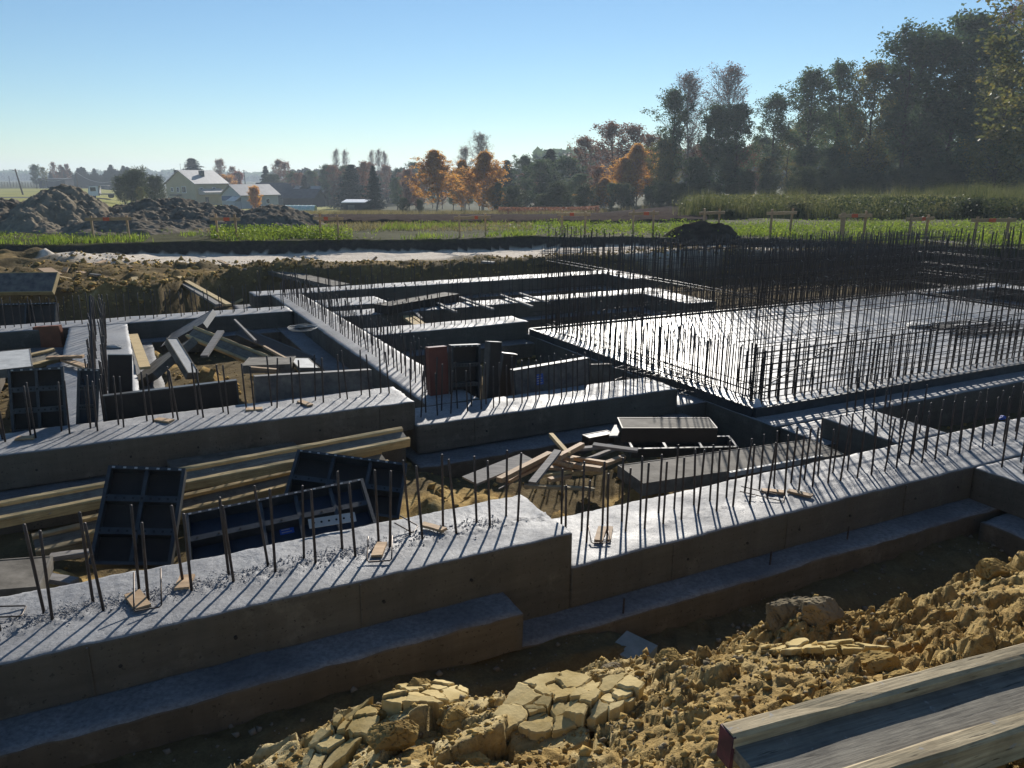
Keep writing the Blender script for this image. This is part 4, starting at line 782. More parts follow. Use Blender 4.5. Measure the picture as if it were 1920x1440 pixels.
blob('crumpled_bag', 'dark rag lying on the slab behind the crumpled pale bag', 'rag', W(1760, 613, H=2.32), 0.26, 0.1, 0.03, 'tyre', 5)
blob('torn_foil', 'white torn foil hanging on the slab corner', 'plastic foil', W(1421, 762, H=2.33), 0.05, 0.03, 0.09, 'white_plastic', 6)
blob('crumpled_glove', 'crumpled pale glove on the left cross footing', 'glove', W(214, 650, H=2.2), 0.12, 0.06, 0.03, 'dusty_metal', 8)
mb = MB(); c = W(568, 617, H=2.05)
for k in range(4):
    rr = 0.17 + 0.012 * k; mb.tube([c + Vector((rr * math.cos(t_ * .4), rr * math.sin(t_ * .4), 0.01 * k + random.gauss(0, .004))) for t_ in range(17)], 0.004, 5)
tag(mb.build('wire_coil', M['dusty_metal'], smooth=True), 'coil of pale wire hanging on the bars at the corner of the left rear cell', 'wire coil')
mb = MB(); a = Vector(W(1405, 742, H=2.3)); mb.tube([a, W(1560, 650, D=8.3)], 0.007, 5); tag(mb.build('brace_bar', M['rebar']), 'long thin brace bar slanting across the near steel cage', 'steel bar', 'slanting brace bars')
mb = MB(); mb.tube([W(1480, 648, H=2.33), W(1515, 590, D=8.6)], 0.006, 5); tag(mb.build('brace_bar', M['rebar']), 'short brace bar leaning steeply inside the near steel cage', 'steel bar', 'slanting brace bars')
mb = MB(); mb.tube([W(180, 800, H=2.0), W(168, 556, D=7.0)], 0.008, 6); tag(mb.build('brace_bar', M['rebar']), 'tall leaning bar at the near end of the bar row at the left', 'steel bar', 'slanting brace bars')
# clods and rubble on the near bank
CL = [(790, 1290, 1.9, .11, .09, .08), (720, 1330, 1.92, .10, .08, .07), (745, 1395, 1.78, .12, .10, .08), (650, 1360, 2.02, .09, .08, .06), (860, 1345, 1.76, .09, .08, .07), (610, 1390, 2.0, .08, .07, .05), (880, 1400, 1.66, .08, .07, .05),
      (1480, 1145, 1.62, .17, .13, .14), (1535, 1160, 1.6, .13, .11, .11), (1600, 1215, 1.5, .1, .08, .07), (1640, 1235, 1.36, .12, .1, .09), (1700, 1260, 1.27, .09, .08, .07), (1340, 1215, 1.66, .09, .07, .06), (1260, 1250, 1.62, .08, .08, .06), (1150, 1262, 1.74, .07, .06, .05), (1780, 1170, 1.45, .12, .1, .08), (1870, 1090, 1.62, .14, .1, .09)]
NM = ['at the crest near the left end of the sunny bank', 'just left of the crest clod at the bank edge', 'low in front with deep cracks', 'at the left tip of the sunny bank', 'beside the cracked dry plates', 'lowest at the left tip of the bank', 'small one below the cracked dry plates',
      'big grey one rising above the bank near the trench', 'right of the big grey one on the crest', 'small one between the grey clod and the beam', 'just above the far edge of the beam', 'right above the middle of the beam', 'on the crest right of the insulation board', 'below the insulation board', 'crumbly one on the crest left of the insulation board', 'on the slope towards the right edge', 'topmost one at the right edge of the bank']
for k, (c, n) in enumerate(zip(CL, NM)):
    p = W(c[0], c[1], H=c[2]); p.z = float(ground_z(np.array([p.x]), np.array([p.y]), True)[0][0]) + c[5] * 0.08
    blob('clay_clod', 'clay clod ' + n, 'clay clod', p, c[3] * .66, c[4] * .62, c[5] * .6, 'clay_grey' if k in (7, 8, 14) else 'clay', 11 + k, 'large clay clods on the near bank')
def scatter_stuff(name, label, cat, n, samp, smin, smax, mat):
    base = np.array([(1, 0, 0), (-1, 0, 0), (0, 1, 0), (0, -1, 0), (0, 0, 1), (0, 0, -1)], float); fb = np.array([(0, 2, 4), (2, 1, 4), (1, 3, 4), (3, 0, 4), (2, 0, 5), (1, 2, 5), (3, 1, 5), (0, 3, 5)])
    P = samp(n); n = len(P); s = smin * (smax / smin) ** (rng.random(n) ** 2.2); V = base[None] * (0.55 + 0.7 * rng.random((n, 6, 1))) * s[:, None, None] * np.array([1, 1, 0.75])
    a = rng.random(n) * 6.28; b = rng.random(n) * 6.28; ca, sa, cb, sb = np.cos(a), np.sin(a), np.cos(b), np.sin(b)
    x, y, z = V[..., 0].copy(), V[..., 1].copy(), V[..., 2].copy(); x2 = x * ca[:, None] - y * sa[:, None]; y2 = x * sa[:, None] + y * ca[:, None]; y3 = y2 * cb[:, None] - z * sb[:, None]; z3 = y2 * sb[:, None] + z * cb[:, None]
    V = np.stack([x2, y3, z3], -1) + P[:, None, :] + np.array([0, 0, 1]) * (s * 0.25)[:, None, None]
    Fq = (fb[None] + (np.arange(n) * 6)[:, None, None]).reshape(-1, 3); return tag(link(name, npmesh(name, V.reshape(-1, 3), Fq), M[mat]), label, cat, kind='stuff')
def samp_bank(n):
    x = rng.uniform(-1.4, 3.4, n * 2); y = rng.uniform(1.0, 3.6, n * 2); z, *_ = ground_z(x, y, True); k = (z > -0.55) & (rng.random(n * 2) < 0.4 + 0.9 * fbm(x * 1.5, y * 1.5, 90, 3) + 0.25 * (x > 0.2)); return np.stack([x, y, z], -1)[k][:n]
scatter_stuff('soil_crumbs', 'loose crumbs of clay strewn over the near sunny bank', 'soil crumbs', 15000, samp_bank, 0.003, 0.022, 'clay')
scatter_stuff('soil_crumbs', 'grey stony crumbs strewn over the near sunny bank', 'soil crumbs', 5000, samp_bank, 0.003, 0.018, 'clay_grey')
def samp_tr(n):
    a = rng.uniform(-1.5, 6, n); b = rng.uniform(2.4, 3.4, n); x = AX[0] * a + BX[0] * b; y = AX[1] * a + BX[1] * b; z, *_ = ground_z(x, y, True); k = z < -0.5; return np.stack([x, y, z], -1)[k]
scatter_stuff('trench_rubble', 'scattered lumps of soil on the shaded trench floor', 'soil crumbs', 900, samp_tr, 0.005, 0.03, 'heap_soil')
def samp_cell(n):
    a = rng.uniform(-2, 9, n); b = rng.uniform(4.3, 15, n); x = AX[0] * a + BX[0] * b; y = AX[1] * a + BX[1] * b; z, *_ = ground_z(x, y, True); return np.stack([x, y, z], -1)
scatter_stuff('pit_rubble', 'scattered lumps of soil on the pit floor between the footings', 'soil crumbs', 5000, samp_cell, 0.01, 0.06, 'clay')
def samp_ter(n):
    x = rng.uniform(-12, 12, n); y = np.interp(x, ix_, iy_) + np.abs(rng.normal(0, 0.8, n)) - 0.1; z, *_ = ground_z(x, y, True); return np.stack([x, y, z], -1)
scatter_stuff('bank_rubble', 'clods of dug earth along the rear bank of the pit', 'soil crumbs', 5000, samp_ter, 0.01, 0.07, 'clay')
def samp_f1(n):
    a = rng.uniform(-1.5, 1.9, n); b = 3.93 + rng.normal(0, 0.045, n) + 0.03 * fbm(a * 4, a * 0, 5, 2); return np.stack([AX[0] * a + BX[0] * b, AX[1] * a + BX[1] * b, a * 0 + 1.8 - 1.996], -1)
scatter_stuff('concrete_crumbs', 'crumbs of rough concrete along the bars of the nearest footing', 'concrete crumbs', 6000, samp_f1, 0.002, 0.008, 'crumbs')
for (u, v, l) in ((298, 1268, 'thin steel pin standing on the ledge below the nearest footing, leftmost'), (770, 1122, 'thin steel pin standing on the ledge near the step of the footing'), (1168, 1150, 'thin steel pin standing on the ledge right of the step'), (1443, 1060, 'thin steel pin standing on the ledge, fourth from the left'), (1588, 1012, 'thin steel pin standing on the ledge, rightmost')):
    p = W(u, v, H=2.28 if u < 900 else 2.5); mb = MB(); mb.tube([(0, 0, -.05), (0.004, 0, .10)], .006, 6); tag(mb.build('steel_pin', M['rebar'], loc=p), l, 'steel pin', 'steel pins on the ledges')
blob('blue_bottle_lid', 'small blue plastic lid on the footing behind the right cross footing', 'bottle lid', W(1880, 783, H=2.2), .03, .03, .03, 'sticker_blue', 2)
# cracked dry crusts: each plate between the cracks is a piece of its own
def clip(poly, mx, my, nx_, ny__):
    out = []
    for i in range(len(poly)):
        a, b = poly[i], poly[(i + 1) % len(poly)]; da = (a[0] - mx) * nx_ + (a[1] - my) * ny__; db = (b[0] - mx) * nx_ + (b[1] - my) * ny__
        if da <= 0: out.append(a)
        if (da < 0) != (db < 0) and abs(da - db) > 1e-9: t_ = da / (da - db); out.append((a[0] + (b[0] - a[0]) * t_, a[1] + (b[1] - a[1]) * t_))
    return out
def crust(label, c, rx, ry, n, lift, gap, thick, seed, rot=0.0, slope=0.0):
    r = random.Random(seed); t = thing('clay_crust', label, 'dried clay', (c.x, c.y, gz(c.x, c.y)), 'cracked dry clay crusts on the near bank'); base = gz(c.x, c.y); e_ = 0.1; gX = (gz(c.x + e_, c.y) - gz(c.x - e_, c.y)) / (2 * e_); gY = (gz(c.x, c.y + e_) - gz(c.x, c.y - e_)) / (2 * e_)
    pts = [];
    while len(pts) < n:
        a, d = r.uniform(0, 6.283), math.sqrt(r.random()); pts.append((rx * d * math.cos(a), ry * d * math.sin(a)))
    for i, p in enumerate(pts):
        poly = [(rx * 1.1 * math.cos(k * .5236 + .2) * r.uniform(.85, 1.1), ry * 1.1 * math.sin(k * .5236 + .2) * r.uniform(.85, 1.1)) for k in range(12)]
        for j, q in enumerate(pts):
            if j == i: continue
            dx, dy = q[0] - p[0], q[1] - p[1]; L = math.hypot(dx, dy)
            if L > 1e-6: poly = clip(poly, (p[0] + q[0]) / 2 - dx / L * gap, (p[1] + q[1]) / 2 - dy / L * gap * r.uniform(.3, 1.4), dx / L, dy / L)
            if len(poly) < 3: break
        if len(poly) < 3: continue
        cx_ = sum(q[0] for q in poly) / len(poly); cy_ = sum(q[1] for q in poly) / len(poly); area = sum(abs(poly[k][0] * poly[(k + 1) % len(poly)][1] - poly[(k + 1) % len(poly)][0] * poly[k][1]) for k in range(len(poly)))
        ring = []
        for k in range(len(poly)):
            a, b = poly[k], poly[(k + 1) % len(poly)]; m_ = max(1, int(math.hypot(b[0] - a[0], b[1] - a[1]) / 0.012))
            for s in range(m_): f = s / m_; ring.append((a[0] + (b[0] - a[0]) * f + r.gauss(0, .0032), a[1] + (b[1] - a[1]) * f + r.gauss(0, .0032)))
        tx, ty, hh = r.gauss(0, .10), r.gauss(0, .10), r.uniform(-.012, .014); cr, sr = math.cos(rot), math.sin(rot)
        def P3(x, y, dz, shr=1.0):
            x2 = cx_ + (x - cx_) * shr; y2 = cy_ + (y - cy_) * shr; wx = x2 * cr - y2 * sr; wy = x2 * sr + y2 * cr
            return (wx, wy, gX * wx + gY * wy + lift * 0.12 - 0.008 + hh - 0.35 * (x2 * x2 + y2 * y2) + (x2 - cx_) * tx + (y2 - cy_) * ty + slope * y2 + dz)
        top = [P3(x, y, -.004 + r.gauss(0, .0012)) for x, y in ring]; inn = [P3(x, y, .0005, .88) for x, y in ring]; bot = [P3(x, y, -thick, .9) for x, y in ring]; n2 = len(ring); mb = MB()
        vs = top + inn + bot + [P3(cx_, cy_, .0008)]
        fs = [(k, (k + 1) % n2, n2 + (k + 1) % n2, n2 + k) for k in range(n2)] + [(n2 + k, n2 + (k + 1) % n2, 3 * n2) for k in range(n2)] + [(2 * n2 + k, 2 * n2 + (k + 1) % n2, (k + 1) % n2, k) for k in range(n2)]
        mb.add(vs, fs); mb.build('clay_plate', M['dry_clay'], t)
crust('broad cracked crust of dry clay in the middle of the near bank', W(1035, 1325, H=1.68), .17, .15, 22, .03, .0022, .05, 4, 0.5, 0.25)
crust('dark grained cracked crust right of the broad one on the near bank', W(1130, 1325, H=1.62), .11, .09, 12, .035, .0025, .05, 6, 0.1, 0.2)
crust('cracked clay slab at the left tip of the near bank', W(640, 1395, H=1.98), .15, .10, 12, .05, .004, .07, 8, 0.9, 0.1)
crust('thick cracked clay slab high at the left of the near bank', W(800, 1310, H=1.9), .15, .10, 12, .06, .0035, .09, 12, 0.2, 0.15)
crust('thin pale flakes of clay on the slope above the left end of the big beam', W(1510, 1225, H=1.46), .20, .07, 26, .018, .004, .02, 17, -0.35, 0.0)
def samp_lb(n):
    x = rng.uniform(-11, -4.5, n); y = rng.uniform(14.3, 20.5, n); z, *_ = ground_z(x, y, True); k = z > -.6; return np.stack([x, y, z], -1)[k]
scatter_stuff('bank_rubble', 'brown clods thrown up on the left bank of the pit', 'soil crumbs', 1600, samp_lb, 0.015, 0.10, 'clay')
# batter boards
BB = [(163, 225, 405, 446, 'batter board before the tall pointed soil heap'), (394, 437, 404, 446, 'batter board with its left post hidden, before the wide grey heap'), (590, 632, 403, 446, 'batter board right of the soil heaps'), (861, 909, 400, 446, 'batter board in front of the orange birches'),
      (1057, 1098, 396, 442, 'batter board beside the red shrubs strip'), (1190, 1230, 394, 440, 'batter board left of the low topsoil heap'), (1322, 1356, 392, 440, 'thin batter board behind the low topsoil heap'), (1450, 1492, 393, 452, 'batter board before the reeds, left of the thick one'),
      (1588, 1634, 396, 456, 'batter board with a thick left post before the reeds'), (1712, 1757, 403, 462, 'batter board second from the right frame edge'), (1843, 1905, 405, 472, 'batter board nearest the right frame edge')]
for i, (u0, u1, vt, vb, l) in enumerate(BB):
    D = 1.8 * 1529 / (vb - 330.0); hgt = (vb - vt) / 1529 * D; D = max(D, float(np.interp(GX((u0 + u1) / 2, D), ox, oy)) + 0.55); hgt = 1.8 - (vt - 330) / 1529 * D; x0, x1 = GX(u0, D), GX(u1, D); zg = gz((x0 + x1) / 2, D)
    t = thing('batter_board', l, 'batter board', ((x0 + x1) / 2, D, zg), 'batter boards marking out the pit'); w = x1 - x0; dy = random.uniform(-.25, .25)
    for s in (-1, 1): plank(None, (s * w / 2, s * dy, -0.2), (s * w / 2 + random.gauss(0, .02), s * dy, hgt + random.uniform(-.02, .06)), 0.055 if (i, s) != (8, -1) else 0.12, 0.055, 'wood_raw', (0, 1, 0), 'post', parent=t)
    plank(None, (-w / 2 - 0.16, -dy - .05, hgt - 0.09), (w / 2 + 0.16, dy - .05, hgt - 0.08), 0.025, 0.09, 'wood_raw', (0, 0, 1), 'cross_board', parent=t)
    if i not in (6, 7):
        q = (0.1 if i % 2 else -0.05) * w; mb = MB(); mb.box(q - 0.09, q + 0.09, -0.083 + (dy + 0) * q / w * 2, -0.068 + dy * q / w * 2, hgt - 0.135, hgt - 0.035); mb.build('orange_mark', M['tape_orange'], t)
# ---------------------------------------------------------------- vegetation generators
def leaf_quads(P, size, flat=0.0, asp=0.7):
    n = len(P); d = rng.normal(size=(n, 3)); d[:, 2] *= (1 - flat); d /= np.linalg.norm(d, axis=1)[:, None]
    e = rng.normal(size=(n, 3)); e -= d * (e * d).sum(1)[:, None]; e /= np.linalg.norm(e, axis=1)[:, None]
    s = (size * rng.uniform(0.6, 1.35, n))[:, None]; V = np.stack([P - d * s, P - e * s * asp, P + d * s, P + e * s * asp], 1).reshape(-1, 3)
    return V, np.arange(4 * n).reshape(-1, 4)
def make_tree(kind, seed):
    """unit-height tree: returns (trunk mesh, crown mesh)"""
    r = random.Random(seed); g = np.random.default_rng(seed); mb = MB(); C = []; R_ = []
    cfg = dict(alder=(44, .14, .97, .29, 42, 50, .026, .0078, 'bark', 'leaf_alder', .010), alder_sparse=(36, .26, .99, .24, 30, 44, .024, .0072, 'bark', 'leaf_alder', .010), alder_yellow=(46, .10, .97, .31, 44, 50, .028, .008, 'bark', 'leaf_alder_yellow', .011),
               birch=(66, .10, 1.0, .42, 34, 42, .026, .0088, 'bark_birch', 'leaf_orange', .008), brown=(48, .12, .98, .35, 30, 44, .028, .0088, 'bark', 'leaf_brown', .009), red=(30, .1, .95, .26, 90, 55, .04, .010, 'bark', 'leaf_red', .012),
               bush=(36, .02, .85, .55, 80, 50, .06, .014, 'bark', 'leaf_bush', .014), bare=(48, .20, .99, .26, 5, 30, .024, .005, 'bark_birch', 'leaf_brown', .008), spruce=(90, .04, .98, .26, 60, 95, .0, .010, 'bark', 'leaf_spruce', .012), yellowbush=(36, .05, .9, .42, 80, 50, .05, .015, 'bark', 'leaf_orange', .014))[kind]
    nl, z0, z1, ll, lpc, ang, cr, ls, bm_, lm_, tr = cfg
    pts = [Vector((0, 0, -0.02))]; 
    for i in range(1, 9): pts.append(Vector((pts[-1].x * 1.02 + r.gauss(0, .006), pts[-1].y * 1.02 + r.gauss(0, .006), i / 8)))
    mb.tube(pts, [tr * (1 - 0.9 * i / 8) + .0008 for i in range(9)], 6)
    def at(z): 
        i = min(7, int(z * 8)); f = z * 8 - i; return pts[i].lerp(pts[i + 1], f)
    for k in range(nl):
        z = z0 + (z1 - z0) * (k + r.random()) / nl; t = (z - z0) / (z1 - z0)
        if kind == 'spruce': prof = (1 - t) ** 0.85 + .03
        elif kind in ('birch',): prof = (1.0 + 0.3 * t) if t < .22 else (1 - t) ** .95 * 1.2 + .03
        elif kind in ('bush', 'yellowbush', 'red'): prof = math.sqrt(max(.05, 1 - (t - .1) ** 2))
        else: prof = (0.55 + .9 * t) if t < .5 else 1.0 * (1 - (t - .5) / .5) ** .6 * 1.0 + .12
        L = ll * prof * r.uniform(.65, 1.15); az = k * 2.4 + r.uniform(-.5, .5); a = R(ang + r.uniform(-12, 12)) * (1 - .35 * t if kind != 'spruce' else 1)
        d = Vector((math.cos(az) * math.sin(a), math.sin(az) * math.sin(a), math.cos(a))); p = at(z); br = [p]
        for s in range(3):
            d = (d + Vector((r.gauss(0, .14), r.gauss(0, .14), (.12 if kind != 'spruce' else (.1 if s == 2 else -.12))))).normalized(); br.append(br[-1] + d * L / 3)
        b0_ = tr * .38 * (1 - .6 * t); mb.tube(br, [b0_, b0_ * .65, b0_ * .4, b0_ * .15], 4, cap=False)
        if kind in ('bare', 'alder_sparse', 'birch', 'alder'):
            for s in range(9 if kind == 'bare' else 4):
                q = br[1 + s % 2].lerp(br[2 + s % 2], r.random()); e = (d + Vector((r.gauss(0, .6), r.gauss(0, .6), r.gauss(.2, .4)))).normalized(); tip = q + e * L * r.uniform(.25, .5)
                mb.tube([q, q.lerp(tip, .5) + Vector((0, 0, .004)), tip], [.0016, .0012, .0006], 3, cap=False)
                if kind == 'bare':
                    for w in range(4):
                        q2 = q.lerp(tip, r.uniform(.3, 1)); mb.tube([q2, q2 + (e + Vector((r.gauss(0, .5), r.gauss(0, .5), r.gauss(.1, .5)))).normalized() * L * .2], [.0009, .0005], 3, cap=False)
                for w in range(1): C.append(tip); R_.append(cr * .8)
        if kind == 'spruce':
            for s in range(4):
                q = br[0].lerp(br[3], .25 + .25 * s); C.append(q); R_.append(.016 + .03 * prof)
        else:
            for s in range(5): C.append(br[1 + s % 3] if s < 3 else br[2].lerp(br[3], r.random())); R_.append(cr * r.uniform(.6, 1.3))
    P = []
    for c, rad in zip(C, R_):
        n = max(1, int(lpc * r.uniform(.4, 1.5))); q = g.normal(size=(n, 3)) * rad * .75
        if kind == 'spruce': q[:, 2] = q[:, 2] * .35 - abs(q[:, 0]) * .2
        P.append(np.array(c)[None] + q)
    P = np.concatenate(P); V, Fq = leaf_quads(P, np.full(len(P), ls * 1.0), 0.2)
    tm = mb.mesh('trunk', True); tm.materials.append(M[bm_]); cm = npmesh('crown', V, Fq); cm.materials.append(M[lm_]); return tm, cm
TREES = {}
def tree(kind, var, u, vtop, D, label, name='tree', group=None, wide=1.0, zb=None):
    key = (kind, var)
    if key not in TREES: TREES[key] = make_tree(kind, 100 + 13 * var + len(kind))
    x, y = GX(u, D), D; z = gz(x, y) - 0.1 if zb is None else zb; H_ = CAMZ - z + (330 - vtop) / 1529 * D
    t = thing(name, label, {'shrub': 'shrub'}.get(name, 'tree'), (x, y, z), group); t.rotation_euler = (0, 0, random.uniform(0, 6.28)); t.scale = (H_ * wide, H_ * wide, H_)
    tm, cm = TREES[key]; link('trunk', tm, None, t); link('crown', cm, None, t); return t
GW = 'trees of the wood at the right'
TENS = ['', '', 'twenty', 'thirty']
ORD = ['first', 'second', 'third', 'fourth', 'fifth', 'sixth', 'seventh', 'eighth', 'ninth', 'tenth', 'eleventh', 'twelfth', 'thirteenth', 'fourteenth', 'fifteenth', 'sixteenth', 'seventeenth', 'eighteenth', 'nineteenth', 'twentieth']
def nth(i): return ORD[i] if i < 20 else TENS[(i + 1) // 10] + ' ' + ORD[(i + 1) % 10 - 1] if (i + 1) % 10 else {30: 'thirtieth'}[i + 1]
# front row, left to right
FR = [('alder_sparse', 0, 1258, 190, 98, 1.0, 'slender dark tree at the left flank of the tall bare birch group'), ('bare', 0, 1290, 165, 104, 1.15, 'bare topped birch, left one of the tall group over the steel cages'), ('bare', 1, 1352, 150, 102, 1.1, 'bare topped birch, tallest of the group in the middle right'),
      ('alder', 0, 1335, 215, 92, 1.0, 'dense dark tree in front of the bare topped birches'), ('alder', 1, 1378, 212, 94, .9, 'dark tree at the right flank of the bare topped birches'), ('alder_sparse', 1, 1440, 198, 96, 1.1, 'loose alder standing alone against the sky right of the birch group'),
      ('alder_sparse', 0, 1512, 157, 94, 1.15, 'tall loose alder, left one of the pair against the sky'), ('alder_sparse', 2, 1562, 148, 96, .9, 'tall narrow alder, right one of the pair against the sky'), ('alder_yellow', 0, 1625, 142, 90, 1.0, 'broad olive green alder with a rounded top right of the alder pair'),
      ('alder_sparse', 1, 1692, 92, 86, 1.1, 'tall loose alder reaching above the olive green one'), ('alder', 2, 1722, 95, 88, 1.0, 'tall dark alder next to the loose one'), ('alder', 0, 1778, 70, 84, 1.15, 'tallest dense dark alder in the right part of the wood'), ('alder', 1, 1832, 95, 80, 1.0, 'dark alder close to the right edge tree'),
      ('bare', 0, 1850, 55, 84, 1.0, 'bare twiggy crown showing between the dark alder and the edge tree'), ('alder_yellow', 1, 1935, -80, 60, 1.0, 'huge yellowish green tree cut by the right frame edge'), ('alder_yellow', 0, 1870, 150, 66, 1.1, 'leaning olive tree under the huge edge tree')]
for k, v, u, vt, D, w, l in FR: tree(k, v, u, vt, D, l, 'birch' if k == 'bare' else 'alder', GW, w * 1.3)
for i in range(28):
    u = 1225 + i * 27 + random.uniform(-12, 12); vt = np.interp(u, [1225, 1400, 1500, 1700, 1960], [250, 265, 225, 185, 140]) + random.uniform(-10, 60)
    k = random.choice(['alder', 'alder', 'alder_yellow', 'alder_sparse', 'brown' if u < 1450 else 'alder']); tree(k, random.randrange(2), u, vt, random.uniform(102, 125), 'green tree deeper inside the wood, behind the front row, ' + nth(i) + ' from the left', 'forest_tree', GW + ', inner rows', 1.3)
for i in range(34):
    u = 1235 + i * 22 + random.uniform(-12, 12); tree('bush', i % 2, u, random.uniform(322, 355) - (u - 1235) * 0.03, random.uniform(74, 88), 'low dark undergrowth shrub at the foot of the wood, ' + nth(i) + ' from the left', 'shrub', 'undergrowth shrubs at the foot of the wood', 1.0)
for i in range(12):
    u = 1260 + i * 58 + random.uniform(-15, 15); tree('alder' if i % 3 else 'alder_yellow', i % 3, u, random.uniform(270, 310), random.uniform(86, 96), 'young leafy tree filling the lower part of the wood, ' + nth(i) + ' from the left', 'forest_tree', 'young trees in the lower part of the wood', 1.5)
tree('red', 0, 1320, 345, 92, 'reddish shrub glowing low between the trunks of the wood', 'shrub'); tree('alder_yellow', 2, 1700, 280, 88, 'yellow leaved young tree low in the dark wood', 'forest_tree', None, 1.3)
# middle part
GM = 'autumn trees beyond the ploughed field'
MD = [('birch', 0, 817, 287, 100, 1.0, 'birch', 'bright orange birch standing left in the middle distance'), ('birch', 1, 905, 290, 96, .95, 'birch', 'dull orange birch right of the bright one'), ('birch', 1, 868, 305, 110, .8, 'birch', 'smaller orange birch between the two big ones'),
      ('bare', 1, 903, 262, 118, .9, 'birch', 'bare birch rising behind the dull orange birch'), ('bare', 0, 870, 285, 130, .9, 'birch', 'bare birch left behind the dull orange birch'), ('birch', 0, 925, 350, 92, 1.1, 'birch', 'small yellow birch at the foot of the dull orange one'),
      ('bare', 0, 790, 318, 112, .8, 'birch', 'thin bare birch at the left side of the bright orange birch'), ('spruce', 0, 953, 300, 125, 1.0, 'spruce', 'dark spruce just right of the orange birches'), ('alder', 0, 985, 300, 120, 1.1, 'tree', 'dark rounded tree right of the spruce'),
      ('spruce', 1, 1032, 280, 118, 1.2, 'spruce', 'tall dark spruce left of the brownish crowns'), ('alder', 1, 1010, 305, 110, 1.2, 'tree', 'dark green tree in front of the tall spruce'), ('alder', 2, 1062, 300, 112, 1.2, 'tree', 'dark green tree right of the tall spruce'),
      ('brown', 0, 1098, 268, 122, 1.0, 'tree', 'brownish crown left of the high red brown one'), ('brown', 1, 1148, 243, 120, 1.1, 'tree', 'high red brown crown above the orange birch'), ('brown', 0, 1190, 248, 118, 1.0, 'tree', 'red brown crown right of the high one'),
      ('brown', 1, 1222, 262, 112, .9, 'tree', 'red brown crown touching the tall birch group'), ('birch', 0, 1195, 276, 100, .9, 'birch', 'orange birch before the dark trees, right of the middle'), ('birch', 1, 1172, 300, 98, .9, 'birch', 'shorter orange birch leaning on the taller one'),
      ('birch', 0, 1135, 335, 94, 1.2, 'birch', 'low orange birch with a broad crown'), ('brown', 0, 1120, 318, 98, 1.1, 'tree', 'low brown tree left of the broad orange crown'), ('alder', 1, 1085, 330, 100, 1.4, 'tree', 'low dark tree under the brownish crown'),
      ('alder_yellow', 1, 1235, 270, 96, 1.0, 'tree', 'greenish brown tree between the orange birch and the wood')]
for k, v, u, vt, D, w, nm, l in MD: tree(k, v, u, vt, D, l, nm, GM, w * (1.75 if k == 'birch' else 1.35))
for i in range(14): tree('bush' if i % 3 else 'alder', i % 2, 935 + i * 23 + random.uniform(-8, 8), random.uniform(345, 368), random.uniform(88, 100), 'low green shrub at the edge behind the ploughed field, ' + nth(i) + ' from the left', 'shrub', 'shrubs behind the ploughed field', 1.2)
for i in range(16): tree('brown' if i % 2 else 'alder', i % 2, 740 + i * 18 + random.uniform(-6, 6), random.uniform(318, 338) + (8 if i < 3 else 0), random.uniform(135, 160), 'greyish tree in the second line behind the orange birches, ' + nth(i) + ' from the left', 'forest_tree', 'second line of trees in the middle distance', 1.3)
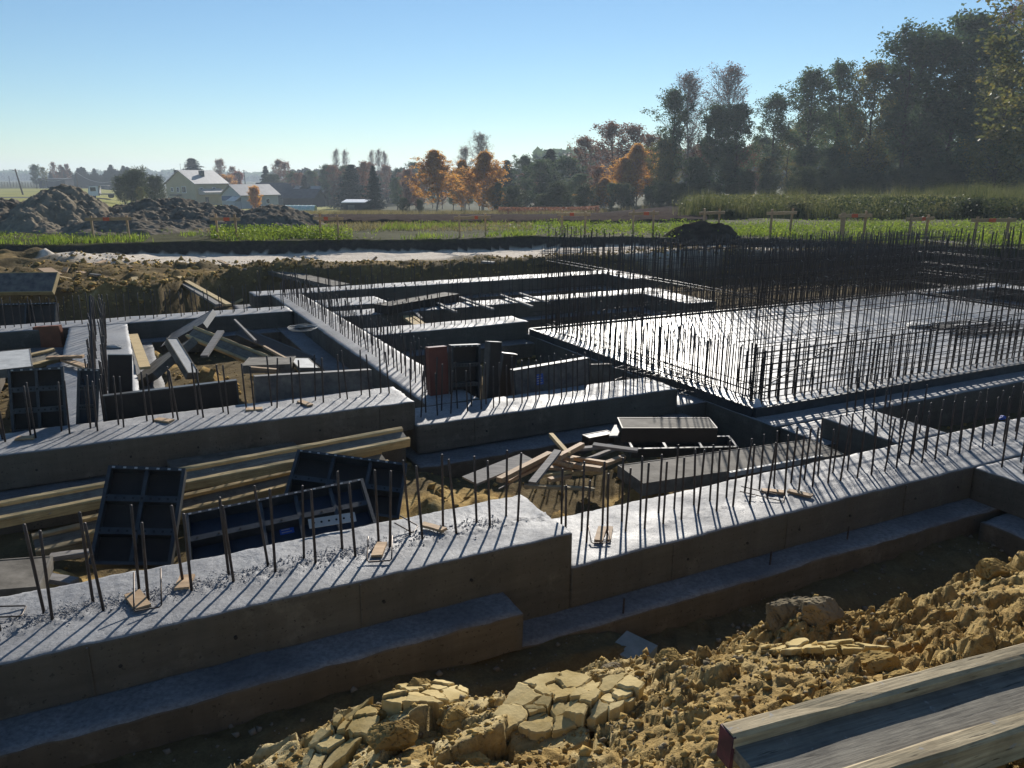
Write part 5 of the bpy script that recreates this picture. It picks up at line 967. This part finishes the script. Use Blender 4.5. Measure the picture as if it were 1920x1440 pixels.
# left part: around the farms
LF = [('spruce', 0, 656, 308, 150, 1.9, 'spruce', 'broad dark spruce right of the farm sheds'), ('brown', 1, 680, 308, 156, .95, 'tree', 'brown birch like tree beside the broad spruce'), ('spruce', 1, 700, 310, 118, 1.0, 'spruce', 'slim dark spruce standing at the field edge'),
      ('spruce', 0, 684, 309, 180, .8, 'spruce', 'thin spruce peeking behind the brown tree'), ('bare', 0, 630, 288, 230, .8, 'tree', 'bare tree, left of the two above the farm'), ('bare', 1, 647, 289, 235, .7, 'tree', 'bare tree, right of the two above the farm'),
      ('bare', 0, 697, 290, 225, .7, 'tree', 'bare tree just left of the big bare group'), ('bare', 1, 710, 288, 220, .8, 'tree', 'bare tree in the middle of the big bare group'), ('bare', 0, 724, 292, 225, .8, 'tree', 'bare tree at the right of the big bare group'),
      ('brown', 0, 765, 322, 135, 1.2, 'tree', 'brownish thin tree left of the bright orange birch'), ('brown', 1, 778, 330, 130, 1.0, 'tree', 'low brownish tree touching the bright orange birch'), ('bush', 0, 755, 372, 105, .9, 'shrub', 'bare brown shrub at the field edge'), ('bush', 1, 785, 375, 104, .9, 'shrub', 'second brown shrub at the field edge'),
      ('spruce', 0, 366, 297, 240, 2.3, 'spruce', 'big dark conifer behind the yellow house'), ('brown', 0, 414, 304, 260, 1.1, 'tree', 'brown tree behind the metal barn'), ('brown', 1, 438, 316, 262, 1.0, 'tree', 'lighter brown tree right of the one behind the barn'),
      ('red', 0, 447, 324, 240, 1.2, 'shrub', 'red leaved shrub behind the metal barn'), ('spruce', 1, 498, 311, 230, 1.2, 'spruce', 'dark spruce behind the dark barn'), ('bush', 0, 510, 330, 215, 1.0, 'shrub', 'dark shrub below the spruce behind the dark barn'),
      ('brown', 0, 522, 305, 225, 1.0, 'tree', 'tall reddish tree left of two behind the dark barn'), ('brown', 1, 536, 308, 222, 1.0, 'tree', 'tall reddish tree right of two behind the dark barn'), ('yellowbush', 0, 474, 352, 138, 1.0, 'shrub', 'orange shrub in front of the metal barn'),
      ('yellowbush', 1, 424, 334, 215, 1.5, 'shrub', 'golden hedge between the yellow house and the barn'), ('bush', 1, 255, 322, 112, 1.15, 'shrub', 'large dark bush left of the yellow house'), ('bush', 0, 228, 334, 114, 1.0, 'shrub', 'left shoulder of the large dark bush'), ('bush', 0, 285, 334, 116, 1.0, 'shrub', 'dark bush between the large bush and the yellow house'),
      ('alder_yellow', 2, 262, 352, 100, 1.4, 'shrub', 'lighter green bush in front of the large dark bush'), ('alder', 0, 66, 312, 300, 1.5, 'tree', 'rounded green tree on the left skyline'), ('alder_yellow', 0, 82, 316, 300, 1.2, 'tree', 'yellowish tree joined to the rounded one on the left skyline'),
      ('brown', 0, 102, 308, 310, .9, 'tree', 'pale brown tree, left one of the group on the skyline'), ('brown', 1, 114, 312, 310, .8, 'tree', 'pale brown tree, second one of the group on the skyline'), ('brown', 0, 127, 311, 312, .9, 'tree', 'pale brown tree over the left end of the conifer belt')]
for k, v, u, vt, D, w, nm, l in LF: tree(k, v, u, vt, D, l, nm, None, w)
for i in range(26): tree('spruce', i % 2, 95 + i * 5.8, random.uniform(311, 327) - (6 if 210 < 95 + i * 5.8 < 235 else 0), random.uniform(325, 345), 'conifer in the dense dark belt on the left skyline', 'spruce', 'conifers in the belt on the left skyline', 1.5)
for i in range(22): tree(['alder', 'brown', 'spruce'][i % 3], i % 2, 548 + i * 11 + random.uniform(-4, 4), random.uniform(308, 332), random.uniform(180, 215), 'hazy tree among the farm buildings left of the middle, ' + nth(i) + ' from the left', 'forest_tree', 'trees among the farm buildings', 1.3)
def far_wood(name, label, u0, u1, D, vtop, n, size, mat):
    u = rng.uniform(u0, u1, n); d = D * rng.uniform(.95, 1.05, n); x = (u - 960) / 1529 * d; z0 = natural(x, d); top = CAMZ + (330 - vtop) / 1529 * d * (1 + 0.0 * u) + D / 1529 * 5 * fbm(u / 14, u * 0, 7, 3) + D / 1529 * 4 * fbm(u / 60, u * 0, 9, 2)
    z = z0 + (top - z0) * rng.random(n) ** .7; V, Fq = leaf_quads(np.stack([x, d, z], -1), np.full(n, size)); tag(link(name, npmesh(name, V, Fq), M[mat]), label, 'far wood', kind='stuff')
far_wood('distant_wood', 'hazy wooded ridge along the left horizon', -400, 760, 900, 325, 9000, 4.0, 'leaf_alder')
far_wood('distant_wood', 'hazy dark wood behind the farms in the middle distance', 540, 1100, 330, 322, 9000, 1.4, 'leaf_spruce')
far_wood('distant_wood', 'distant wood closing the view behind the trees at the right', 1000, 2300, 260, 285, 12000, 1.6, 'leaf_alder')
# grasses
def blades(name, label, cat, P, h, w, lean, mat):
    n = len(P); a = rng.random(n) * 6.283; s = np.stack([np.cos(a), np.sin(a), np.zeros(n)], -1); hh = h * (1 if h < .9 else np.clip(.75 + 1.3 * fbm(P[:, 0] * .35, P[:, 1] * .35, 91, 3) + .35 * (P[:, 0] > 20), .35, 1.6)) * rng.uniform(.5, 1.25, n); tip = rng.normal(size=(n, 3)) * lean * hh[:, None]; tip[:, 2] = hh
    mid = tip * 0.5 + np.array([0, 0, .06]) * hh[:, None]; ww = w * rng.uniform(.6, 1.3, n)[:, None]; V = np.stack([P - s * ww, P + s * ww, P + mid + s * ww * .6, P + tip, P + mid - s * ww * .6], 1).reshape(-1, 3)
    Fq = np.arange(n * 5).reshape(-1, 5); return tag(link(name, npmesh(name, V, Fq), M[mat]), label, cat, kind='stuff')
def band(n, u0, u1, D0, D1, fdens=None):
    u = rng.uniform(u0, u1, n); d = 1 / (1 / D1 + (1 / D0 - 1 / D1) * rng.random(n)); x = (u - 960) / 1529 * d; y = d; yo = np.interp(x, ox, oy)
    k = (y > yo + 0.05) & (rng.random(n) < (0.55 + 1.4 * fbm(x * .8, y * .8, 55, 3) if fdens is None else fdens(x, y))); x, y = x[k], y[k]
    z = natural(x, y) + 0.07 * fbm(x * .5, y * .5, 11, 3) * (np.abs(y) < 60); return np.stack([x, y, z], -1)
P = band(80000, -60, 2000, 19.5, 32, lambda x, y: np.clip(.25 + 2.2 * fbm(x * .8, y * .8, 55, 3) - .75 * ((x < -4.6) & (y > 24.0)) - .6 * ((x > -9) & (x < -.8) & (y > 24) & (y < 27.5)), 0, 1))
blades('verge_grass', 'bright green grass on the strip behind the pit', 'grass', P, 0.17, 0.012, 0.35, 'grass_green')
P = band(70000, -20, 2000, 19.5, 30, lambda x, y: np.clip(1.6 * (fbm(x * .7 + 3, y * .7, 56, 3) - .02) + .25 * (x > 1) - 1.0 * ((x < -4.6) & (y > 24.3)) - ((x > -9) & (x < -.8) & (y > 24) & (y < 27.5)), 0, 1)); P[:, 2] += rng.random(len(P)) * .22
V, Fq = leaf_quads(P, np.full(len(P), .028)); tag(link('verge_weeds', npmesh('verge_weeds', V, Fq), M['grass_green']), 'leafy green weeds growing on the strip behind the pit', 'weeds', kind='stuff')
P = band(9000, 385, 655, 23.2, 25.6, lambda x, y: np.clip(.7 + 1.5 * fbm(x * 1.2, y * 1.2, 95, 3), 0, 1)); P[:, 2] += rng.random(len(P)) ** 1.4 * .32; V, Fq = leaf_quads(P, np.full(len(P), .032)); tag(link('verge_weeds', npmesh('verge_weeds', V, Fq), M['grass_green']), 'tall leafy weeds along the pit edge before the soil heaps', 'weeds', kind='stuff')
P = band(14000, 1000, 2000, 23, 31, lambda x, y: np.clip(.7 + 1.5 * fbm(x * 1.2, y * 1.2, 96, 3), 0, 1)); P[:, 2] += rng.random(len(P)) ** 1.4 * .25; V, Fq = leaf_quads(P, np.full(len(P), .032)); tag(link('verge_weeds', npmesh('verge_weeds', V, Fq), M['grass_green']), 'leafy weeds on the grass before the reeds', 'weeds', kind='stuff')
P = band(9000, -40, 1000, 27, 34, lambda x, y: .8 + 0 * x); blades('verge_grass', 'yellowish grass tufts between the soil heaps and the field', 'grass', P, 0.13, 0.014, 0.4, 'grass_dry')
P = band(30000, 560, 1340, 78, 92, lambda x, y: np.clip(.6 + 1.5 * fbm(x * .2, y * .2, 57, 2), 0, 1)); blades('field_margin_grass', 'dry grass margin behind the ploughed field', 'grass', P, 0.5, 0.03, 0.3, 'grass_dry')
P = band(16000, 935, 1125, 80, 88, lambda x, y: .9 + 0 * x); P[:, 2] += rng.random(len(P)) ** 1.3 * .8; V, Fq = leaf_quads(P, np.full(len(P), .09)); tag(link('red_shrub_strip', npmesh('red_shrub_strip', V, Fq), M['leaf_brown']), 'low strip of rusty brown leaved plants along the field edge', 'low shrubs', kind='stuff')
def reedd(x, y): u = x / y * 1529 + 960; return sstep(1270, 1370, u + 40 * fbm(y * .3, x * .1, 3, 2)) * (.75 + .5 * fbm(x * .4, y * .4, 58, 2))
P = band(60000, 1250, 2050, 38, 60, reedd); blades('reed_belt', 'tall pale reeds and dry grass in front of the wood', 'reeds', P, 0.98, 0.018, 0.12, 'reed')
P = band(26000, 1250, 2050, 38, 58, reedd); P[:, 2] += .45 + rng.random(len(P)) * .65; V, Fq = leaf_quads(P, np.full(len(P), .05)); tag(link('reed_plumes', npmesh('reed_plumes', V, Fq), M['reed']), 'leafy plumes and goldenrod stalks among the reeds', 'reeds', kind='stuff')
P = band(16000, 1500, 2050, 36, 46, lambda x, y: np.clip(sstep(1480, 1750, x / y * 1529 + 960) * (.6 + fbm(x * .5, y * .5, 59, 2)), 0, 1)); P[:, 2] += rng.random(len(P)) * 1.0; V, Fq = leaf_quads(P, np.full(len(P), .06)); tag(link('bramble_thicket', npmesh('bramble_thicket', V, Fq), M['leaf_bush']), 'olive green bramble thicket at the right before the wood', 'brambles', kind='stuff')

for i in (0, 2, 5, 6, 9, 10, 13, 15):
    u = [1300, 1345, 1372, 1400, 1418, 1452, 1500, 1530, 1580, 1640, 1690, 1730, 1780, 1830, 1880, 1915][i]; tree('bush', i % 2, u, 388 + random.uniform(-9, 9) - (8 if u > 1700 else 0), random.uniform(37, 42), 'small dark green shrub at the front edge of the reeds, ' + nth((0, 2, 5, 6, 9, 10, 13, 15).index(i)) + ' from the left', 'shrub', 'small shrubs at the front edge of the reeds', random.uniform(1.2, 2.2))
# ---------------------------------------------------------------- buildings and other far things
def house(label, name, u, D, w, l, hw, hr, rot, wall='wall_cream', roof='roof_light', wins=(), over=0.4, cat='house', zb=None):
    x, y = GX(u, D), D; z = gz(x, y) if zb is None else zb; t = thing(name, label, cat, (x, y, z)); t.rotation_euler = (0, 0, R(rot))
    mb = MB(); mb.add([(-w / 2, 0, -1), (w / 2, 0, -1), (w / 2, 0, hw), (0, 0, hr), (-w / 2, 0, hw), (-w / 2, l, -1), (w / 2, l, -1), (w / 2, l, hw), (0, l, hr), (-w / 2, l, hw)],
        [(0, 1, 2, 3, 4), (9, 8, 7, 6, 5), (1, 6, 7, 2), (5, 0, 4, 9), (4, 3, 8, 9), (3, 2, 7, 8)]); mb.build('wall', M[wall], t)
    mb = MB(); s = (hr - hw) / (w / 2); e = over
    for sg in (-1, 1):
        a = (0, hr + .06); b = (sg * (w / 2 + e), hw - e * s + .06); mb.hexa([(a[0], -e, a[1]), (b[0], -e, b[1]), (b[0], l + e, b[1]), (a[0], l + e, a[1]), (a[0], -e, a[1] + .14), (b[0], -e, b[1] + .14), (b[0], l + e, b[1] + .14), (a[0], l + e, a[1] + .14)])
    rf = mb.build('roof', M[roof], t)
    for (face, p, zc, ww, hh, mt) in wins:
        mb = MB(); mb2 = MB()
        if face == 'g': mb.box(p - ww / 2, p + ww / 2, -.06, .0, zc - hh / 2, zc + hh / 2); mb2.box(p - ww / 2 + .1, p + ww / 2 - .1, -.065, -.055, zc - hh / 2 + .1, zc + hh / 2 - .1)
        else: mb.box(w / 2, w / 2 + .06, p - ww / 2, p + ww / 2, zc - hh / 2, zc + hh / 2); mb2.box(w / 2 + .055, w / 2 + .065, p - ww / 2 + .1, p + ww / 2 - .1, zc - hh / 2 + .1, zc + hh / 2 - .1)
        if mt == 'window': f = mb.build('window', M['paint_white'], t); mb2.build('pane', M['window_dark'], f)
        else: mb.build('door' if hh > 1.7 else 'wall_patch', M[mt], t)
    return t, rf
h_, rf = house('cream two storey house with a light roof and a big left chimney', 'house', 336, 188, 8.6, 10.5, 5.1, 7.9, -23, wins=[('g', -2.6, 3.7, .7, 1.0, 'window'), ('g', -.8, 3.7, .8, 1.2, 'window'), ('g', 1.0, 3.7, 1.3, 1.5, 'window'), ('g', -1.5, 1.2, 1, 1.1, 'window'), ('s', 2.0, 3.6, 1.0, 1.2, 'window'), ('s', 6.0, 3.6, 1.0, 1.2, 'window'), ('s', 3.5, 1.0, 1.0, 2.0, 'wall_dark')])
mb = MB(); mb.box(-2.6, -1.0, 1.0, 3.4, 6.2, 8.1); mb.build('chimney', M['wall_dark'], rf)
mb = MB(); mb.box(1.5, 2.3, 4.5, 5.5, 6.5, 8.0); mb.build('chimney', M['wall_dark'], rf)
mb = MB(); mb.tube([(-1.4, 2, 8), (-1.4, 2, 9.6)], .03, 4); mb.bar((-1.8, 2, 9.3), (-1.0, 2, 9.3), .03, .03); mb.build('antenna', M['wall_dark'], rf)
mb = MB(); mb.hexa([(4.3, 1, 2.6), (6.2, 1, 2.6), (6.2, 8, 2.6), (4.3, 8, 2.6), (4.3, 1, 3.9), (6.3, 1, 3.1), (6.3, 8, 3.1), (4.3, 8, 3.9)]); mb.build('porch_roof', M['roof_light'], h_)
mb = MB(); mb.box(-2.4, .2, -1.2, 0, 2.4, 2.6); mb.build('balcony', M['wall_dark'], h_)
b_, rf = house('light metal clad barn with a blue band and a white lean-to', 'barn', 430, 150, 5.6, 8.5, 2.6, 4.3, -34, 'wall_steel', 'roof_light', wins=[('s', 3.4, 1.1, 1.0, 2.0, 'panel_red'), ('s', 6, 1.4, .9, .9, 'window')], cat='barn')
mb = MB(); mb.box(-2.8, 1.4, -.05, .0, 1.55, 2.4); mb.build('wall_band', M['wall_blue'], b_)
mb = MB(); mb.hexa([(.3, -1.5, 1.55), (2.8, -1.5, 1.55), (2.8, 0, 2.3), (.3, 0, 2.3), (.3, -1.5, 1.62), (2.8, -1.5, 1.62), (2.8, 0, 2.37), (.3, 0, 2.37)]); mb.build('lean_to_roof', M['paint_white'], b_)
mb = MB(); mb.box(.4, 2.7, -1.4, -.06, -1, 1.5); mb.build('lean_to_wall', M['wall_steel'], b_)
house('long dark barn with a dark roof right of the metal barn', 'barn', 562, 200, 8, 11.5, 2.4, 5.2, 78, 'wall_mid', 'roof_dark', cat='barn', wins=[('s', 2, 1, 1.2, 1.4, 'window'), ('s', 5, 1, 1.2, 1.4, 'window')])
house('small reddish brown house among the hazy trees', 'house', 612, 185, 6, 8, 2.6, 4.3, 70, 'wall_mid', 'roof_light')
house('low grey farm building left of the broad spruce', 'barn', 596, 170, 5, 7, 2.0, 3.6, 76, 'wall_dark', 'roof_dark', cat='barn')
def shed(label, u0, u1, D, h, dp, wall, roof, zb=None):
    x0, x1 = GX(u0, D), GX(u1, D); c = (x0 + x1) / 2; z = gz(c, D) if zb is None else zb; t = thing('shed', label, 'shed', (c, D, z)); w = (x1 - x0) / 2
    mb = MB(); mb.box(-w, w, 0, dp, -1, h); mb.build('wall', M[wall], t); mb = MB(); mb.hexa([(-w - .2, -.3, h + .03), (w + .2, -.3, h + .03), (w + .2, dp + .2, h + .35), (-w - .2, dp + .2, h + .35), (-w - .2, -.3, h + .13), (w + .2, -.3, h + .13), (w + .2, dp + .2, h + .45), (-w - .2, dp + .2, h + .45)]); mb.build('roof', M[roof], t)
    mb = MB(); mb.box(-w * .5 - .5, -w * .5 + .5, -.05, 0, 0, h * .8); mb.build('door', M['wall_mid'], t); return t
shed('dark flat shed with a shining white roof before the broad spruce', 640, 702, 122, 1.5, 3.5, 'wall_dark', 'paint_white')
shed('long low dark shed on the pasture at the far left', 70, 120, 300, 3.2, 6, 'wall_dark', 'roof_dark')
shed('small distant shed with a white roof behind the slim spruce', 712, 728, 210, 1.6, 3, 'wall_mid', 'paint_white', zb=-3.2)
t = thing('polytunnel', 'low pale green polytunnel right of the metal barn', 'greenhouse', (GX(528, 116), 116, gz(GX(528, 116), 116))); L = GX(585, 116) - GX(528, 116)
for i in range(7):
    x0, x1 = i * L / 7, (i + 1) * L / 7; mb = MB(); n = 8; vs = []
    for x in (x0 + .012, x1 - .012):
        for k in range(n + 1): a = math.pi * k / n; vs.append((x, 1 - 1.0 * math.cos(a), 1.15 * math.sin(a)))
    mb.add(vs, [(k, k + 1, n + 2 + k, n + 1 + k) for k in range(n)]); mb.build('film_panel', M['film_green'], t)
    mb = MB(); mb.tube([(x0, 1 - 1.02 * math.cos(math.pi * k / 8), 1.17 * math.sin(math.pi * k / 8)) for k in range(9)], .03, 4); mb.build('hoop', M['paint_white'], t)
def pole(label, u, vt, D, lean=0.0, arm=1.4):
    x = GX(u, D); z = gz(x, D); h = CAMZ - z + (330 - vt) / 1529 * D; t = thing('utility_pole', label, 'utility pole', (x, D, z)); mb = MB(); mb.tube([(0, 0, -.3), (-lean, 0, h)], [.2, .14], 7); mb.build('pole_shaft', M['pole_wood'], t)
    mb = MB(); mb.bar((-lean - arm / 2, 0, h - .3), (-lean + arm / 2, 0, h - .3), .12, .12); mb.build('cross_arm', M['pole_wood'], t); return Vector((x - lean, D, z + h - .3))
a = pole('leaning utility pole at the far left of the pasture', 38, 317, 190, 1.0); b = pole('utility pole over the tall pointed soil heap', 143, 321, 265, 0, 1.0); c = pole('utility pole behind the metal barn', 459, 319, 285, .2, 1.2); d = pole('small far utility pole at the left frame edge', 16, 330, 400, 0, .8)
def wire(label, p, q, sag):
    mb = MB(); mb.tube([p.lerp(q, i / 12) - Vector((0, 0, sag * 4 * (i / 12) * (1 - i / 12))) for i in range(13)], .05, 4); tag(mb.build('power_line', M['dusty_metal']), label, 'power line')
wire('sagging power line from the pole over the heap to the left', b, W(78, 336, D=262), 1.5); wire('sagging power line from the pole over the heap to the right', b, W(212, 339, D=255), 1.6)
def vehicle(label, u, D, L_, rot, truck):
    x = GX(u, D); z = gz(x, D) + (.3 if truck else 0); t = thing('parked_truck' if truck else 'parked_car', label, 'truck' if truck else 'car', (x, D, z)); t.rotation_euler = (0, 0, R(rot))
    if truck:
        mb = MB(); mb.hexa([(-2.6, -1, .5), (-.6, -1, .5), (-.6, 1, .5), (-2.6, 1, .5), (-2.2, -.95, 2.3), (-.6, -.95, 2.4), (-.6, .95, 2.4), (-2.2, .95, 2.3)]); cb = mb.build('cab', M['paint_white'], t)
        mb = MB(); mb.hexa([(-2.5, -.8, 1.4), (-2.46, -.8, 1.4), (-2.46, .8, 1.4), (-2.5, .8, 1.4), (-2.27, -.8, 2.2), (-2.2, -.8, 2.2), (-2.2, .8, 2.2), (-2.27, .8, 2.2)]); mb.build('windscreen', M['window_dark'], cb)
        mb = MB(); mb.box(-2.0, -1.0, -1.01, -.94, 1.4, 2.15); mb.build('side_window', M['window_dark'], cb)
        mb = MB(); mb.box(-.5, 2.6, -1.05, 1.05, .7, .9); mb.build('flat_bed', M['wall_mid'], t); mb = MB(); mb.box(-.5, -.4, -1.05, 1.05, .9, 2.5); mb.box(-.4, 1.4, -1.05, 1.05, 2.4, 2.5); mb.build('load_cover', M['roof_light'], t)
        ws = (-1.8, 1.5); r = .45
    else:
        mb = MB(); mb.hexa([(-2.1, -.85, .3), (2.1, -.85, .3), (2.1, .85, .3), (-2.1, .85, .3), (-2.1, -.8, .9), (2.1, -.8, .9), (2.1, .8, .9), (-2.1, .8, .9)]); bd = mb.build('body', M['paint_white'], t)
        mb = MB(); mb.hexa([(-1.4, -.78, .9), (1.3, -.78, .9), (1.3, .78, .9), (-1.4, .78, .9), (-.8, -.65, 1.4), (.8, -.65, 1.4), (.8, .65, 1.4), (-.8, .65, 1.4)]); mb.build('cabin', M['window_dark'], bd); ws = (-1.3, 1.3); r = .32
    for xx in ws:
        for s in (-1, 1):
            mb = MB(); mb.tube([(xx, s * .95, r), (xx, s * .75, r)], r, 12); mb.build('wheel', M['tyre'], t)
vehicle('light flatbed truck parked on the lane beyond the soil heaps', 188, 163, 5, 18, True)
vehicle('white car parked far off behind the tall soil heap, left one', 153, 345, 4, 5, False); vehicle('white car parked far off behind the tall soil heap, right one', 172, 348, 4, -4, False)
for i in range(14):
    D = 330; x = GX(-5 + i * 5.5, D); mb = MB(); mb.tube([(0, 0, -.2), (0, 0, 2.0)], .12, 4); tag(mb.build('fence_post', M['pole_wood'], loc=(x, D, gz(x, D))), 'post of the pasture fence on the left skyline', 'fence post', 'fence posts on the left skyline')

# ---------------------------------------------------------------- air
mb = MB(); mb.box(-1650, 1650, -55, 1850, -30, 26); hz = mb.build('haze', None)
m = bpy.data.materials.new('haze_air'); m.use_nodes = True; nt = m.node_tree; nt.nodes.remove(nt.nodes['Principled BSDF']); pv = N(nt, 'ShaderNodeVolumePrincipled')
pv.inputs['Color'].default_value = (0.75, 0.87, 1, 1); pv.inputs['Density'].default_value = 0.00055; pv.inputs['Anisotropy'].default_value = 0.3
nt.links.new(pv.outputs[0], nt.nodes['Material Output'].inputs['Volume']); hz.data.materials.append(m); tag(hz, 'thin autumn haze over the whole site', 'haze', kind='stuff')
